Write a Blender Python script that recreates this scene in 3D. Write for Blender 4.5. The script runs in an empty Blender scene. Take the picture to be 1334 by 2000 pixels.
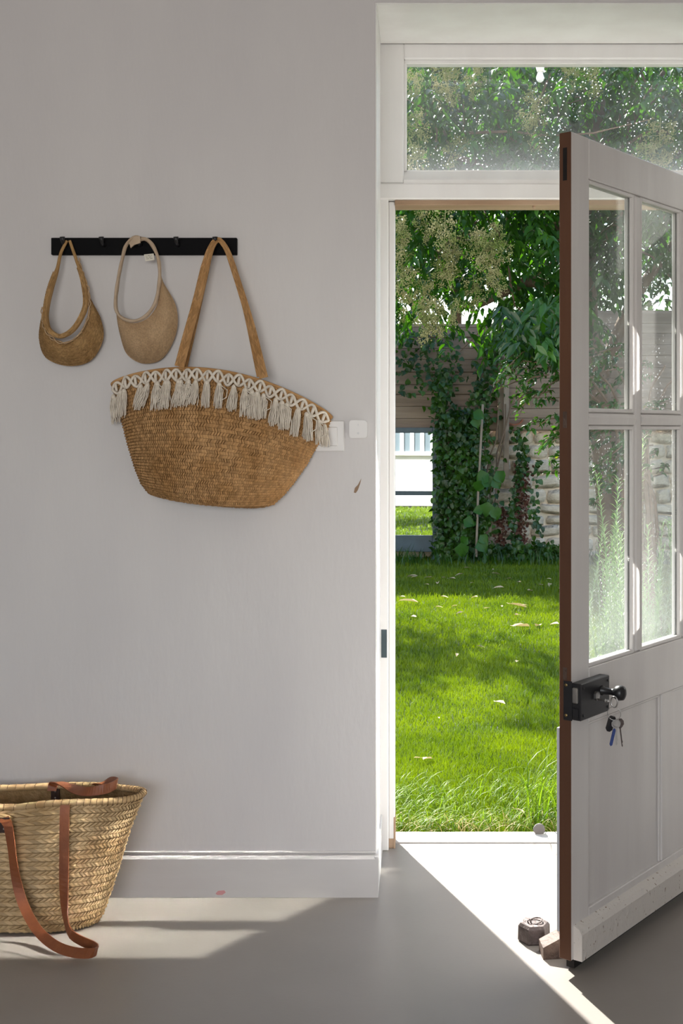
import bpy, math, random
import numpy as np
from mathutils import Vector, Matrix
S = bpy.context.scene
C = S.collection
random.seed(7)
rng = np.random.default_rng(7)
PI = math.pi
# ---------------------------------------------------------------- camera
F = 2400.0; CX = 820.0; CY = 840.0; H = 1.33       # focal length / principal point in px of the 1334x2000 frame
cd = bpy.data.cameras.new('camera'); cam = bpy.data.objects.new('camera', cd); C.objects.link(cam)
cam.location = (0, 0, H); cam.rotation_euler = (PI/2, 0, 0)
cd.sensor_fit = 'VERTICAL'; cd.sensor_height = 36.0; cd.lens = F/2000*36
cd.shift_x = -(CX-667)/2000; cd.shift_y = -(1000-CY)/2000; cd.clip_end = 200
S.camera = cam
# ---------------------------------------------------------------- world, sun, lamps, exposure
SUN = Vector((.352, -.936, -.79)).normalized()     # the way the sunlight travels
w = bpy.data.worlds.new('sky'); S.world = w; w.use_nodes = True
nt = w.node_tree; bg = nt.nodes['Background']; sk = nt.nodes.new('ShaderNodeTexSky')
sk.sky_type = 'NISHITA'; sk.sun_disc = False; sk.sun_elevation = math.radians(38.3)
sk.sun_rotation = math.atan2(-SUN.x, -SUN.y)
sk.air_density = 1.0; sk.dust_density = 1.2
nt.links.new(sk.outputs[0], bg.inputs[0]); bg.inputs[1].default_value = 0.5
ld = bpy.data.lights.new('sun', 'SUN'); ld.energy = 17.5; ld.angle = math.radians(.6); ld.color = (1, .96, .9)
sun = bpy.data.objects.new('sun', ld); C.objects.link(sun)
sun.rotation_euler = SUN.to_track_quat('-Z', 'Y').to_euler(); sun.location = (-3, 9, 9)
# daylight through the room's window behind the camera
ld = bpy.data.lights.new('window_daylight', 'AREA'); ld.shape = 'RECTANGLE'; ld.size = 2.6; ld.size_y = 1.5
ld.energy = 102.0; ld.color = (1.0, .955, .94)
wl = bpy.data.objects.new('window_daylight', ld); C.objects.link(wl)
wl.location = (-.5, -2.62, 1.6); wl.rotation_euler = (PI/2, 0, 0)
S.view_settings.view_transform = 'Standard'; S.view_settings.look = 'None'
S.view_settings.gamma = 1.0; S.view_settings.use_curve_mapping = False; S.view_settings.exposure = 0.0

# ---------------------------------------------------------------- helpers
def at(X, Y, D):
    return Vector(((X-CX)*D/F, D, H-(Y-CY)*D/F))
def px(x, D): return CX + x*F/D
DW = 3.509                                          # inner face of the wall with the door
def on_wall(X, Y, off=0.0): return at(X, Y, DW-off)

def inp(b, n, v):
    if n in b.inputs: b.inputs[n].default_value = v
def mat(name, c, c2=None, scale=5, rough=.6, bump=0, bscale=None, metal=0, spec=.5, stretch=None, detail=4,
        rough2=None, coords='Object', lo=.35, hi=.65, bdist=.01, island=0):
    m = bpy.data.materials.new(name); m.use_nodes = True
    t = m.node_tree; b = t.nodes['Principled BSDF']
    inp(b, 'Base Color', (*c, 1)); inp(b, 'Roughness', rough); inp(b, 'Metallic', metal); inp(b, 'Specular IOR Level', spec)
    tc = t.nodes.new('ShaderNodeTexCoord'); mp = t.nodes.new('ShaderNodeMapping')
    t.links.new(tc.outputs[coords], mp.inputs[0])
    if stretch: mp.inputs['Scale'].default_value = stretch
    if c2 is not None or rough2 is not None:
        n = t.nodes.new('ShaderNodeTexNoise'); n.inputs['Scale'].default_value = scale; n.inputs['Detail'].default_value = detail
        t.links.new(mp.outputs[0], n.inputs[0])
        r = t.nodes.new('ShaderNodeMapRange'); r.inputs['From Min'].default_value = lo; r.inputs['From Max'].default_value = hi
        t.links.new(n.outputs['Fac'], r.inputs[0])
        if c2 is not None:
            x = t.nodes.new('ShaderNodeMix'); x.data_type = 'RGBA'
            x.inputs[6].default_value = (*c, 1); x.inputs[7].default_value = (*c2, 1)
            t.links.new(r.outputs[0], x.inputs[0]); t.links.new(x.outputs[2], b.inputs['Base Color'])
        if rough2 is not None:
            q = t.nodes.new('ShaderNodeMapRange'); q.inputs['To Min'].default_value = rough; q.inputs['To Max'].default_value = rough2
            t.links.new(r.outputs[0], q.inputs[0]); t.links.new(q.outputs[0], b.inputs['Roughness'])
    if island:
        gg = t.nodes.new('ShaderNodeNewGeometry'); ri = t.nodes.new('ShaderNodeMapRange'); ri.inputs['To Min'].default_value = 1-island; ri.inputs['To Max'].default_value = 1+island*.6
        t.links.new(gg.outputs['Random Per Island'], ri.inputs[0]); vm_ = t.nodes.new('ShaderNodeVectorMath'); vm_.operation = 'SCALE'
        src = b.inputs['Base Color'].links[0].from_socket if b.inputs['Base Color'].links else None
        if src: t.links.new(src, vm_.inputs[0])
        else: vm_.inputs[0].default_value = c
        t.links.new(ri.outputs[0], vm_.inputs['Scale']); t.links.new(vm_.outputs[0], b.inputs['Base Color'])
    if bump:
        n2 = t.nodes.new('ShaderNodeTexNoise'); n2.inputs['Scale'].default_value = bscale or scale*6; n2.inputs['Detail'].default_value = 5
        t.links.new(mp.outputs[0], n2.inputs[0])
        bp = t.nodes.new('ShaderNodeBump'); bp.inputs['Strength'].default_value = bump; bp.inputs['Distance'].default_value = bdist
        t.links.new(n2.outputs['Fac'], bp.inputs['Height']); t.links.new(bp.outputs[0], b.inputs['Normal'])
    return m
def leafmat(name, c, c2, tr=.45, rough=.35, scale=6, trc=None, c3=None, spec=.5):
    m = bpy.data.materials.new(name); m.use_nodes = True; t = m.node_tree
    b = t.nodes['Principled BSDF']; out = t.nodes['Material Output']
    g = t.nodes.new('ShaderNodeNewGeometry'); n = t.nodes.new('ShaderNodeTexNoise'); n.inputs['Scale'].default_value = scale; n.inputs['Detail'].default_value = 3
    t.links.new(g.outputs['Position'], n.inputs[0])
    cr = t.nodes.new('ShaderNodeValToRGB'); e = cr.color_ramp.elements
    e[0].position = .36; e[0].color = (*c, 1); e[1].position = .64; e[1].color = (*c2, 1)
    if c3: k = cr.color_ramp.elements.new(.72); k.color = (*c3, 1)
    t.links.new(n.outputs['Fac'], cr.inputs[0]); t.links.new(cr.outputs[0], b.inputs['Base Color'])
    inp(b, 'Roughness', rough); inp(b, 'Specular IOR Level', spec)
    ts = t.nodes.new('ShaderNodeBsdfTranslucent'); mx = t.nodes.new('ShaderNodeMixShader'); mx.inputs[0].default_value = tr
    mul = t.nodes.new('ShaderNodeMix'); mul.data_type = 'RGBA'; mul.blend_type = 'MULTIPLY'; mul.inputs[0].default_value = 1
    t.links.new(cr.outputs[0], mul.inputs[6]); mul.inputs[7].default_value = (*(trc or (1.9, 2.0, .6)), 1)
    t.links.new(mul.outputs[2], ts.inputs[0])
    t.links.new(b.outputs[0], mx.inputs[1]); t.links.new(ts.outputs[0], mx.inputs[2]); t.links.new(mx.outputs[0], out.inputs[0])
    return m
def glassmat(name, dust=.1, dust_low=.1, zlo=.7, zhi=1.3, speck=.5, streak=False):
    m = bpy.data.materials.new(name); m.use_nodes = True; t = m.node_tree; N = t.nodes; L = t.links
    N.remove(N['Principled BSDF']); out = N['Material Output']
    tr = N.new('ShaderNodeBsdfTransparent'); tr.inputs[0].default_value = (.96, .98, .97, 1)
    gl = N.new('ShaderNodeBsdfGlossy'); gl.inputs['Roughness'].default_value = .01
    lw = N.new('ShaderNodeLayerWeight'); lw.inputs[0].default_value = .5; p5 = N.new('ShaderNodeMath'); p5.operation = 'POWER'; p5.inputs[1].default_value = 5
    L.new(lw.outputs['Facing'], p5.inputs[0]); f2 = N.new('ShaderNodeMath'); f2.operation = 'MULTIPLY_ADD'; f2.inputs[1].default_value = .95; f2.inputs[2].default_value = .045
    L.new(p5.outputs[0], f2.inputs[0])
    a = N.new('ShaderNodeMixShader'); L.new(f2.outputs[0], a.inputs[0]); L.new(tr.outputs[0], a.inputs[1]); L.new(gl.outputs[0], a.inputs[2])
    df = N.new('ShaderNodeBsdfDiffuse'); df.inputs[0].default_value = (.8, .82, .85, 1)
    tl = N.new('ShaderNodeBsdfTranslucent'); tl.inputs[0].default_value = (.8, .82, .85, 1)
    d = N.new('ShaderNodeMixShader'); d.inputs[0].default_value = .5; L.new(df.outputs[0], d.inputs[1]); L.new(tl.outputs[0], d.inputs[2])
    g = N.new('ShaderNodeNewGeometry'); mp = N.new('ShaderNodeMapping'); L.new(g.outputs['Position'], mp.inputs[0])
    n = N.new('ShaderNodeTexNoise'); n.inputs['Scale'].default_value = 3.0; n.inputs['Detail'].default_value = 6; L.new(mp.outputs[0], n.inputs[0])
    if streak: mp.inputs['Scale'].default_value = (9, 9, .8)
    v = N.new('ShaderNodeTexVoronoi'); v.inputs['Scale'].default_value = 75; L.new(g.outputs['Position'], v.inputs[0])
    lt = N.new('ShaderNodeMath'); lt.operation = 'LESS_THAN'; lt.inputs[1].default_value = .16; L.new(v.outputs['Distance'], lt.inputs[0])
    n3 = N.new('ShaderNodeTexNoise'); n3.inputs['Scale'].default_value = 7; L.new(g.outputs['Position'], n3.inputs[0])
    gt = N.new('ShaderNodeMapRange'); gt.inputs['From Min'].default_value = .45; gt.inputs['From Max'].default_value = .65; gt.inputs['To Max'].default_value = speck
    L.new(n3.outputs['Fac'], gt.inputs[0])
    sp = N.new('ShaderNodeMath'); sp.operation = 'MULTIPLY'; L.new(lt.outputs[0], sp.inputs[0]); L.new(gt.outputs[0], sp.inputs[1])
    mr = N.new('ShaderNodeMapRange'); mr.inputs['From Min'].default_value = .3; mr.inputs['From Max'].default_value = .75
    mr.inputs['To Min'].default_value = dust*.4; mr.inputs['To Max'].default_value = dust*1.6; L.new(n.outputs['Fac'], mr.inputs[0])
    sx = N.new('ShaderNodeSeparateXYZ'); L.new(g.outputs['Position'], sx.inputs[0])
    zr = N.new('ShaderNodeMapRange'); zr.inputs['From Min'].default_value = zlo; zr.inputs['From Max'].default_value = zhi
    zr.inputs['To Min'].default_value = dust_low; zr.inputs['To Max'].default_value = 0; L.new(sx.outputs[2], zr.inputs[0])
    s1 = N.new('ShaderNodeMath'); L.new(mr.outputs[0], s1.inputs[0]); L.new(zr.outputs[0], s1.inputs[1])
    s2 = N.new('ShaderNodeMath'); s2.use_clamp = True; L.new(s1.outputs[0], s2.inputs[0]); L.new(sp.outputs[0], s2.inputs[1])
    b = N.new('ShaderNodeMixShader'); L.new(s2.outputs[0], b.inputs[0]); L.new(a.outputs[0], b.inputs[1]); L.new(d.outputs[0], b.inputs[2])
    L.new(b.outputs[0], out.inputs[0])
    return m

def link(name, me, m=None, parent=None, smooth=False):
    if m is not None:
        for k in (m if isinstance(m, (list, tuple)) else [m]): me.materials.append(k)
    if smooth: me.polygons.foreach_set('use_smooth', [True]*len(me.polygons))
    o = bpy.data.objects.new(name, me); C.objects.link(o)
    if parent: o.parent = parent
    return o
def tag(o, label=None, cat=None, group=None, kind=None):
    if label: o['label'] = label
    if cat: o['category'] = cat
    if group: o['group'] = group
    if kind: o['kind'] = kind
    return o
def empty(name, loc, rz=0):
    o = bpy.data.objects.new(name, None); C.objects.link(o); o.location = loc; o.rotation_euler = (0, 0, rz)
    o.empty_display_size = .05
    return o
class MB:
    """collects verts/faces, builds one mesh"""
    def __init__(s): s.v = []; s.f = []; s.mi = []
    def add(s, vs, fs, mi=0):
        k = len(s.v); s.v += [tuple(p) for p in vs]; s.f += [tuple(i+k for i in f) for f in fs]; s.mi += [mi]*len(fs); return s
    def box(s, x0, y0, z0, x1, y1, z1, b=0, mi=0):
        if b <= 0:
            vs = [(x, y, z) for x in (x0, x1) for y in (y0, y1) for z in (z0, z1)]
            fs = [(0, 1, 3, 2), (4, 6, 7, 5), (0, 4, 5, 1), (2, 3, 7, 6), (0, 2, 6, 4), (1, 5, 7, 3)]
            return s.add(vs, fs, mi)
        c = Vector(((x0+x1)/2, (y0+y1)/2, (z0+z1)/2)); hx, hy, hz = (x1-x0)/2, (y1-y0)/2, (z1-z0)/2
        vs = []; idx = {}
        for sx in (-1, 1):
            for sy in (-1, 1):
                for sz in (-1, 1):
                    for a in range(3):
                        q = [hx-b, hy-b, hz-b]; q[a] += b
                        idx[(sx, sy, sz, a)] = len(vs); vs.append((c.x+sx*q[0], c.y+sy*q[1], c.z+sz*q[2]))
        fs = []
        def orient(f):
            n = (Vector(vs[f[1]])-Vector(vs[f[0]])).cross(Vector(vs[f[2]])-Vector(vs[f[0]]))
            ctr = sum((Vector(vs[i]) for i in f), Vector())/len(f)-c
            fs.append(f if n.dot(ctr) > 0 else f[::-1])
        for a in range(3):
            o = [k for k in range(3) if k != a]
            for sg in (-1, 1):
                f = []
                for (p, q) in ((-1, -1), (1, -1), (1, 1), (-1, 1)):
                    t = [0, 0, 0]; t[a] = sg; t[o[0]] = p; t[o[1]] = q; f.append(idx[(*t, a)])
                orient(tuple(f))
        for a in range(3):
            o = [k for k in range(3) if k != a]
            for p in (-1, 1):
                for q in (-1, 1):
                    f = []
                    for (sg, ax) in ((-1, o[0]), (1, o[0]), (1, o[1]), (-1, o[1])):
                        t = [0, 0, 0]; t[a] = sg; t[o[0]] = p; t[o[1]] = q; f.append(idx[(*t, ax)])
                    orient(tuple(f))
        for sx in (-1, 1):
            for sy in (-1, 1):
                for sz in (-1, 1): orient(tuple(idx[(sx, sy, sz, a)] for a in range(3)))
        return s.add(vs, fs, mi) if not s.mi.extend([]) else s
    def tube(s, pts, r, n=8, mi=0, cap=True, closed=False, flat=None):
        pts = [Vector(p) for p in pts]; m = len(pts); rr = r if isinstance(r, (list, tuple)) else [r]*m
        vs = []; prev = None
        for i, p in enumerate(pts):
            a = pts[(i-1) % m] if (closed or i) else p; b = pts[(i+1) % m] if (closed or i < m-1) else p
            t = (b-a).normalized() if (b-a).length > 1e-9 else Vector((0, 0, 1))
            if prev is None: u = t.cross(Vector((0, 1, 0.01))); u = u if u.length > .05 else t.cross(Vector((1, 0, 0)))
            else: u = prev - t*prev.dot(t)
            u.normalize(); prev = u; v = t.cross(u)
            for k in range(n):
                q = 2*PI*k/n
                vs.append(p + (u*math.cos(q)+v*math.sin(q))*rr[i])
        fs = []
        for i in range(m if closed else m-1):
            j = (i+1) % m
            for k in range(n): fs.append((i*n+k, i*n+(k+1) % n, j*n+(k+1) % n, j*n+k))
        if cap and not closed: fs.append(tuple(range(n))[::-1]); fs.append(tuple((m-1)*n+k for k in range(n)))
        return s.add(vs, fs, mi)
    def lathe(s, prof, o=(0, 0, 0), ax=(0, 0, 1), n=20, mi=0):
        ax = Vector(ax).normalized(); u = ax.orthogonal().normalized(); v = ax.cross(u); o = Vector(o)
        vs = [o+ax*h+(u*math.cos(2*PI*k/n)+v*math.sin(2*PI*k/n))*r for (r, h) in prof for k in range(n)]
        fs = [(i*n+k, i*n+(k+1) % n, (i+1)*n+(k+1) % n, (i+1)*n+k) for i in range(len(prof)-1) for k in range(n)]
        fs.append(tuple(range(n))[::-1]); fs.append(tuple((len(prof)-1)*n+k for k in range(n)))
        return s.add(vs, fs, mi)
    def prism(s, poly, p0, ux, uy, ext, mi=0):
        """poly (a,b) in the plane ux,uy at p0, extruded by vector ext"""
        p0, ux, uy, ext = map(Vector, (p0, ux, uy, ext)); n = len(poly)
        vs = [p0+ux*a+uy*b for a, b in poly]; vs += [q+ext for q in vs]
        fs = [tuple(range(n)), tuple(range(n, 2*n))[::-1]]+[((i+1) % n, i, n+i, n+(i+1) % n) for i in range(n)]
        return s.add(vs, fs, mi)
    def grid(s, P, cu=False, mi=0):
        """P array (nu,nv,3)"""
        nu, nv = P.shape[:2]; vs = [tuple(q) for q in P.reshape(-1, 3)]
        fs = [(i*nv+j, ((i+1) % nu)*nv+j, ((i+1) % nu)*nv+j+1, i*nv+j+1) for i in range(nu if cu else nu-1) for j in range(nv-1)]
        return s.add(vs, fs, mi)
    def mesh(s, name):
        me = bpy.data.meshes.new(name); me.from_pydata(s.v, [], s.f); me.validate()
        if any(s.mi) and len(me.polygons) == len(s.mi): me.polygons.foreach_set('material_index', s.mi)
        me.update(); return me
    def build(s, name, m=None, parent=None, smooth=False): return link(name, s.mesh(name), m, parent, smooth)
def bxo(name, m, parent, *a, b=0.0): return MB().box(*a, b=b).build(name, m, parent)

def catmull(P, n):
    """smooth open curve through control points -> n samples (numpy)"""
    P = np.array([tuple(p) for p in P], float); k = len(P)
    Q = np.vstack([2*P[0]-P[1], P, 2*P[-1]-P[-2]])
    L = np.concatenate([[0], np.cumsum(np.linalg.norm(np.diff(P, axis=0), axis=1))]); L /= L[-1]
    T = np.linspace(0, 1, n); out = []
    for t in T:
        i = min(int(np.searchsorted(L, t, side='right'))-1, k-2); i = max(i, 0)
        u = (t-L[i])/(L[i+1]-L[i]); a, b, c, d = Q[i], Q[i+1], Q[i+2], Q[i+3]
        out.append(.5*((2*b)+(-a+c)*u+(2*a-5*b+4*c-d)*u*u+(-a+3*b-3*c+d)*u**3))
    return np.array(out)
def fast_mesh(name, V, Fc):
    """V (n,3), Fc (m,k) uniform polygons"""
    me = bpy.data.meshes.new(name); V = np.ascontiguousarray(V, np.float32); Fc = np.ascontiguousarray(Fc, np.int32)
    me.vertices.add(len(V)); me.vertices.foreach_set('co', V.ravel())
    k = Fc.shape[1]; me.loops.add(Fc.size); me.loops.foreach_set('vertex_index', Fc.ravel())
    me.polygons.add(len(Fc)); me.polygons.foreach_set('loop_start', np.arange(0, Fc.size, k, dtype=np.int32))
    me.polygons.foreach_set('loop_total', np.full(len(Fc), k, np.int32))
    me.update(calc_edges=True); return me
def weave(surf, nu, nv, h=.002, shear=.7, flip0=0, gap=.84, v0=0.0, v1=1.0, u0=0.0, u1=1.0, jit=.1, half=2):
    """small pillowed strands lying over surf(u,v); slant flips from one half row to the next"""
    I, J = np.meshgrid(np.arange(nu), np.arange(nv), indexing='ij'); I = I.ravel(); J = J.ravel(); n = len(I)
    sg = np.where((J+flip0) % 2 == 0, 1.0, -1.0)
    a = np.array([-1, 0, 1, -1, 0, 1, -1, 0, 1])[None]; b = np.array([-1, -1, -1, 0, 0, 0, 1, 1, 1])[None]
    du = (u1-u0)/nu; dv = (v1-v0)/nv
    g = gap*(1+rng.uniform(-jit, jit, (n, 1)))
    U = u0+(I[:, None]+.5+.5*a*g*1.12+sg[:, None]*shear*b*.5)*du
    Vv = v0+(J[:, None]+.5+.5*b*.94)*dv
    hh = (1-.95*np.abs(a)**2)*(1-.8*np.abs(b)**2)*h*(1+rng.uniform(-.35, .35, (n, 1)))
    # a strand dives under its neighbour at one end
    hh = hh + h*.35*b*sg[:, None]*0 + h*.25*a
    P = surf(U, Vv); e = 1e-3
    Pu = surf(U+e, Vv)-P; Pv = surf(U, Vv+e)-P
    N = np.cross(Pu, Pv); N /= np.linalg.norm(N, axis=-1, keepdims=True)+1e-12
    V = (P+N*hh[..., None]).reshape(-1, 3)
    q = np.array([[0, 1, 4, 3], [1, 2, 5, 4], [3, 4, 7, 6], [4, 5, 8, 7]])
    Fc = (np.arange(n)[:, None, None]*9+q[None]).reshape(-1, 4)
    return V, Fc
def weave_obj(name, surf, nu, nv, m, parent=None, **k):
    V, Fc = weave(surf, nu, nv, **k)
    return link(name, fast_mesh(name, V, Fc), m, parent, True)
def ribbon_surf(path, across, width, thick_off=0.0):
    """path (n,3), across (n,3) unit vectors -> surf(u along, v across), v reversed so that the normal faces the viewer"""
    n = len(path)
    def f(U, V):
        t = np.clip(U, 0, 1)*(n-1); i = np.minimum(t.astype(int), n-2); r = (t-i)[..., None]
        p = path[i]*(1-r)+path[i+1]*r; a = across[i]*(1-r)+across[i+1]*r
        return p+a*((V-.5)*width)[..., None]
    return f
def leaves(name, P, Dn, Nn, L, Wd, m, parent=None, fold=.18, curl=.15, kind=None):
    """P base points, Dn pointing dir, Nn approx normals, L length, Wd width arrays"""
    n = len(P); Dn = Dn/np.linalg.norm(Dn, axis=1, keepdims=True)
    X = np.cross(Dn, Nn); X /= np.linalg.norm(X, axis=1, keepdims=True)+1e-9; N2 = np.cross(X, Dn)
    L = np.broadcast_to(np.asarray(L, float), (n,))[:, None]; Wd = np.broadcast_to(np.asarray(Wd, float), (n,))[:, None]
    T = [(0, 0, 0), (.3, .46, fold), (.36, 0, 0), (.3, -.46, fold), (.68, .34, fold*.6), (.72, 0, -curl*.3), (.68, -.34, fold*.6), (1, 0, -curl)]
    V = np.stack([P+Dn*L*a+X*Wd*b+N2*(Wd*c if abs(b) > 0 else L*c) for a, b, c in T], 1).reshape(-1, 3)
    q = np.array([[0, 2, 1], [0, 3, 2], [1, 2, 5], [1, 5, 4], [3, 5, 2], [3, 6, 5], [4, 5, 7], [5, 6, 7]])
    Fc = (np.arange(n)[:, None, None]*8+q[None]).reshape(-1, 3)
    o = link(name, fast_mesh(name, V, Fc), m, parent, True)
    if kind: o['kind'] = kind
    return o
def one_leaf(name='leaf', Lh=1.0, Wd=.4, fold=.18, curl=.15):
    P = np.zeros((1, 3)); T = [(0, 0, 0), (.12, .2, fold*.5), (.3, .46, fold), (.36, 0, 0), (.3, -.46, fold), (.12, -.2, fold*.5), (.62, .38, fold*.7), (.7, 0, -curl*.3), (.62, -.38, fold*.7), (.86, .15, 0), (.86, -.15, 0), (1, 0, -curl)]
    V = np.array([(a*Lh, b*Wd, c*Wd) for a, b, c in T])
    f = [(0, 3, 1), (0, 5, 3), (1, 3, 2), (5, 4, 3), (2, 3, 7), (2, 7, 6), (4, 7, 3), (4, 8, 7), (6, 7, 9), (8, 10, 7), (9, 7, 11), (7, 10, 11)]
    me = bpy.data.meshes.new(name); me.from_pydata(V.tolist(), [], f); me.update()
    me.polygons.foreach_set('use_smooth', [True]*len(me.polygons)); return me
def leaf_objects(me, P, Dn, Nn, L, parent, name='leaf'):
    for i in range(len(P)):
        d = Vector(Dn[i]).normalized(); nn = Vector(Nn[i]); x = nn.cross(d).normalized(); z = d.cross(x)
        R = Matrix((d, x, z)).transposed().to_4x4()
        o = bpy.data.objects.new(name, me); C.objects.link(o); o.parent = parent
        o.matrix_local = Matrix.Translation(Vector(P[i])-parent.location) @ R @ Matrix.Scale(float(L[i]), 4)

# ---------------------------------------------------------------- materials
m_wall = mat('white_wall_paint', (.67, .65, .64), (.64, .62, .615), 3, .45, bump=.10, bscale=30, stretch=(1.6, 1.6, .5), spec=.3, bdist=.006)
m_wall2 = mat('plain_wall_paint', (.62, .60, .58), rough=.7)
m_ceil = mat('ceiling_paint', (.75, .74, .72), rough=.8)
m_white = mat('white_gloss_paint', (.88, .87, .85), (.83, .81, .79), 9, .32, bump=.12, bscale=40, stretch=(1, 1, .12), spec=.5, bdist=.004)
m_board = mat('white_baseboard_paint', (.64, .625, .61), (.58, .56, .545), 7, .4, bump=.15, bscale=30, stretch=(.2, 1, 1), bdist=.004)
m_door = mat('aged_white_door_paint', (.70, .675, .65), (.62, .59, .57), 6, .38, bump=.25, bscale=26, stretch=(1.5, 1.5, .18), bdist=.004)
m_raw = mat('bare_brown_wood', (.115, .045, .018), (.065, .024, .010), 7, .6, bump=.4, bscale=60, stretch=(1, 1, .12), bdist=.004)
m_rawlight = mat('bare_pale_wood', (.48, .34, .23), (.30, .18, .10), 8, .7, bump=.3, bscale=50, stretch=(.15, 1, 1))
m_floor = mat('polished_concrete', (.30, .274, .247), (.24, .218, .196), 2.2, .31, rough2=.40, spec=.5, lo=.15, hi=.85, detail=5, bump=.02, bscale=90)
m_sill = mat('pale_concrete_sill', (.50, .48, .45), (.42, .40, .37), 6, .7, bump=.2)
m_black = mat('matt_black_metal', (.012, .012, .014), rough=.38)
m_blackwood = mat('black_stained_wood', (.004, .004, .005), rough=.7, spec=.12)
m_dark = mat('dark_slot', (.008, .006, .005), rough=.9)
m_steel = mat('worn_steel', (.55, .54, .52), (.35, .34, .33), 40, .3, metal=1)
m_brass = mat('dull_brass', (.35, .26, .12), rough=.4, metal=1)
m_blue = mat('blue_plastic', (.015, .04, .18), rough=.4)
m_plastic = mat('white_plastic', (.70, .685, .67), rough=.35)
m_jute = mat('jute_braid', (.56, .33, .15), (.44, .24, .095), 14, .85, bump=.5, bscale=220, spec=.15, bdist=.002, island=.28)
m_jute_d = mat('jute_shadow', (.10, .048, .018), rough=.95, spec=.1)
m_straw = mat('tan_raffia', (.47, .29, .125), (.36, .21, .085), 25, .8, bump=.4, bscale=260, spec=.2, bdist=.002, island=.3)
m_straw2 = mat('pale_paper_braid', (.60, .42, .25), (.52, .35, .20), 20, .85, bump=.3, bscale=260, spec=.2, bdist=.002, island=.18)
m_band = mat('cotton_band', (.55, .43, .31), (.48, .36, .25), 30, .9, bump=.4, bscale=160, bdist=.002)
m_cotton = mat('cotton_cord', (.80, .73, .63), (.72, .65, .55), 40, .9, bump=.5, bscale=200, spec=.1, bdist=.002)
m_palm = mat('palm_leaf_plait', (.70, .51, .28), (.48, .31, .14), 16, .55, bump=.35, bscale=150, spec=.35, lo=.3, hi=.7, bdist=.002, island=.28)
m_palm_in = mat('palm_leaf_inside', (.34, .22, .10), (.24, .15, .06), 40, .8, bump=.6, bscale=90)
m_leather = mat('tan_leather', (.27, .085, .028), (.19, .055, .018), 12, .42, bump=.2, bscale=120, bdist=.002)
m_lblack = mat('dark_leather', (.04, .02, .015), rough=.4)
m_iron = mat('rusty_iron', (.11, .085, .08), (.06, .045, .04), 25, .55, metal=.4, bump=.4, bscale=90)
m_iron2 = mat('rusty_wood_block', (.11, .07, .05), (.06, .035, .025), 30, .7, bump=.5, bscale=80)
m_bark = mat('grey_brown_bark', (.20, .13, .085), (.11, .07, .045), 6, .9, bump=.8, bscale=25)
m_fence = mat('weathered_plank', (.34, .235, .165), (.22, .145, .10), 7, .85, bump=.5, bscale=25, stretch=(.15, 1, 1.6))
m_post = mat('weathered_post', (.36, .27, .20), (.25, .18, .13), 7, .85, bump=.4, stretch=(1, 1, .2))
m_stone = mat('cream_limewashed_stone', (.80, .66, .50), (.64, .50, .36), 4, .9, bump=.6, bscale=16, bdist=.02)
m_terra = mat('terracotta', (.32, .11, .05), (.22, .07, .035), 8, .8)
m_slate = mat('slate_blue_paint', (.055, .085, .10), (.04, .06, .07), 8, .45)
m_mirror = mat('mirror_glass', (.9, .92, .9), rough=.015, metal=1)
m_facade = mat('white_render', (.85, .84, .80), (.78, .77, .73), 3, .8)
m_soil = mat('lawn_soil', (.035, .065, .012), (.025, .045, .01), 3, .95)
m_grass = leafmat('lawn_grass', (.085, .15, .002), (.15, .225, .003), tr=.35, rough=.45, scale=2.2, trc=(1.5, 1.45, .4))
m_long = leafmat('long_grass', (.075, .15, .008), (.16, .25, .02), tr=.4, rough=.5, spec=.2, scale=14, trc=(1.4, 1.4, .5))
m_drygrass = leafmat('dry_grass', (.48, .36, .15), (.60, .46, .20), tr=.3, rough=.6, scale=9, trc=(1, 1, .8))
m_privet = leafmat('glossy_tree_leaf', (.010, .038, .006), (.03, .095, .010), tr=.36, rough=.28, scale=3, c3=(.07, .17, .02), trc=(2.6, 2.6, .5))
m_hedge = leafmat('hedge_leaf', (.012, .045, .012), (.03, .09, .015), tr=.35, rough=.4, scale=2)
m_ivy = leafmat('ivy_leaf', (.014, .045, .006), (.055, .13, .012), tr=.3, rough=.35, scale=5)
m_ivyb = leafmat('bright_ivy_leaf', (.03, .12, .008), (.05, .15, .012), tr=.4, rough=.4, scale=5)
m_rose = leafmat('shrub_leaf', (.018, .06, .010), (.05, .13, .018), tr=.35, rough=.22, scale=7, c3=(.16, .16, .02), spec=.7)
m_rosem = leafmat('rosemary_leaf', (.16, .27, .10), (.28, .38, .20), tr=.35, rough=.5, scale=9, trc=(1.1, 1.2, .7))
m_flower = leafmat('cream_blossom', (.20, .25, .06), (.44, .40, .20), tr=.35, rough=.8, scale=7, trc=(1.1, 1.1, .9))
m_dead = leafmat('fallen_leaf', (.50, .38, .22), (.62, .50, .33), tr=.2, rough=.7, scale=3, c3=(.60, .36, .05), trc=(1, 1, .8))
m_red = mat('dry_reddish_leaf', (.15, .05, .03), (.08, .035, .018), 9, .8)
m_glass_t = glassmat('dusty_transom_glass', dust=.016, dust_low=.04, zlo=2.14, zhi=2.26, speck=.8)
m_glass_d = glassmat('dusty_door_glass', dust=.015, dust_low=.09, zlo=.72, zhi=1.15, speck=.35, streak=True)

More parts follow.
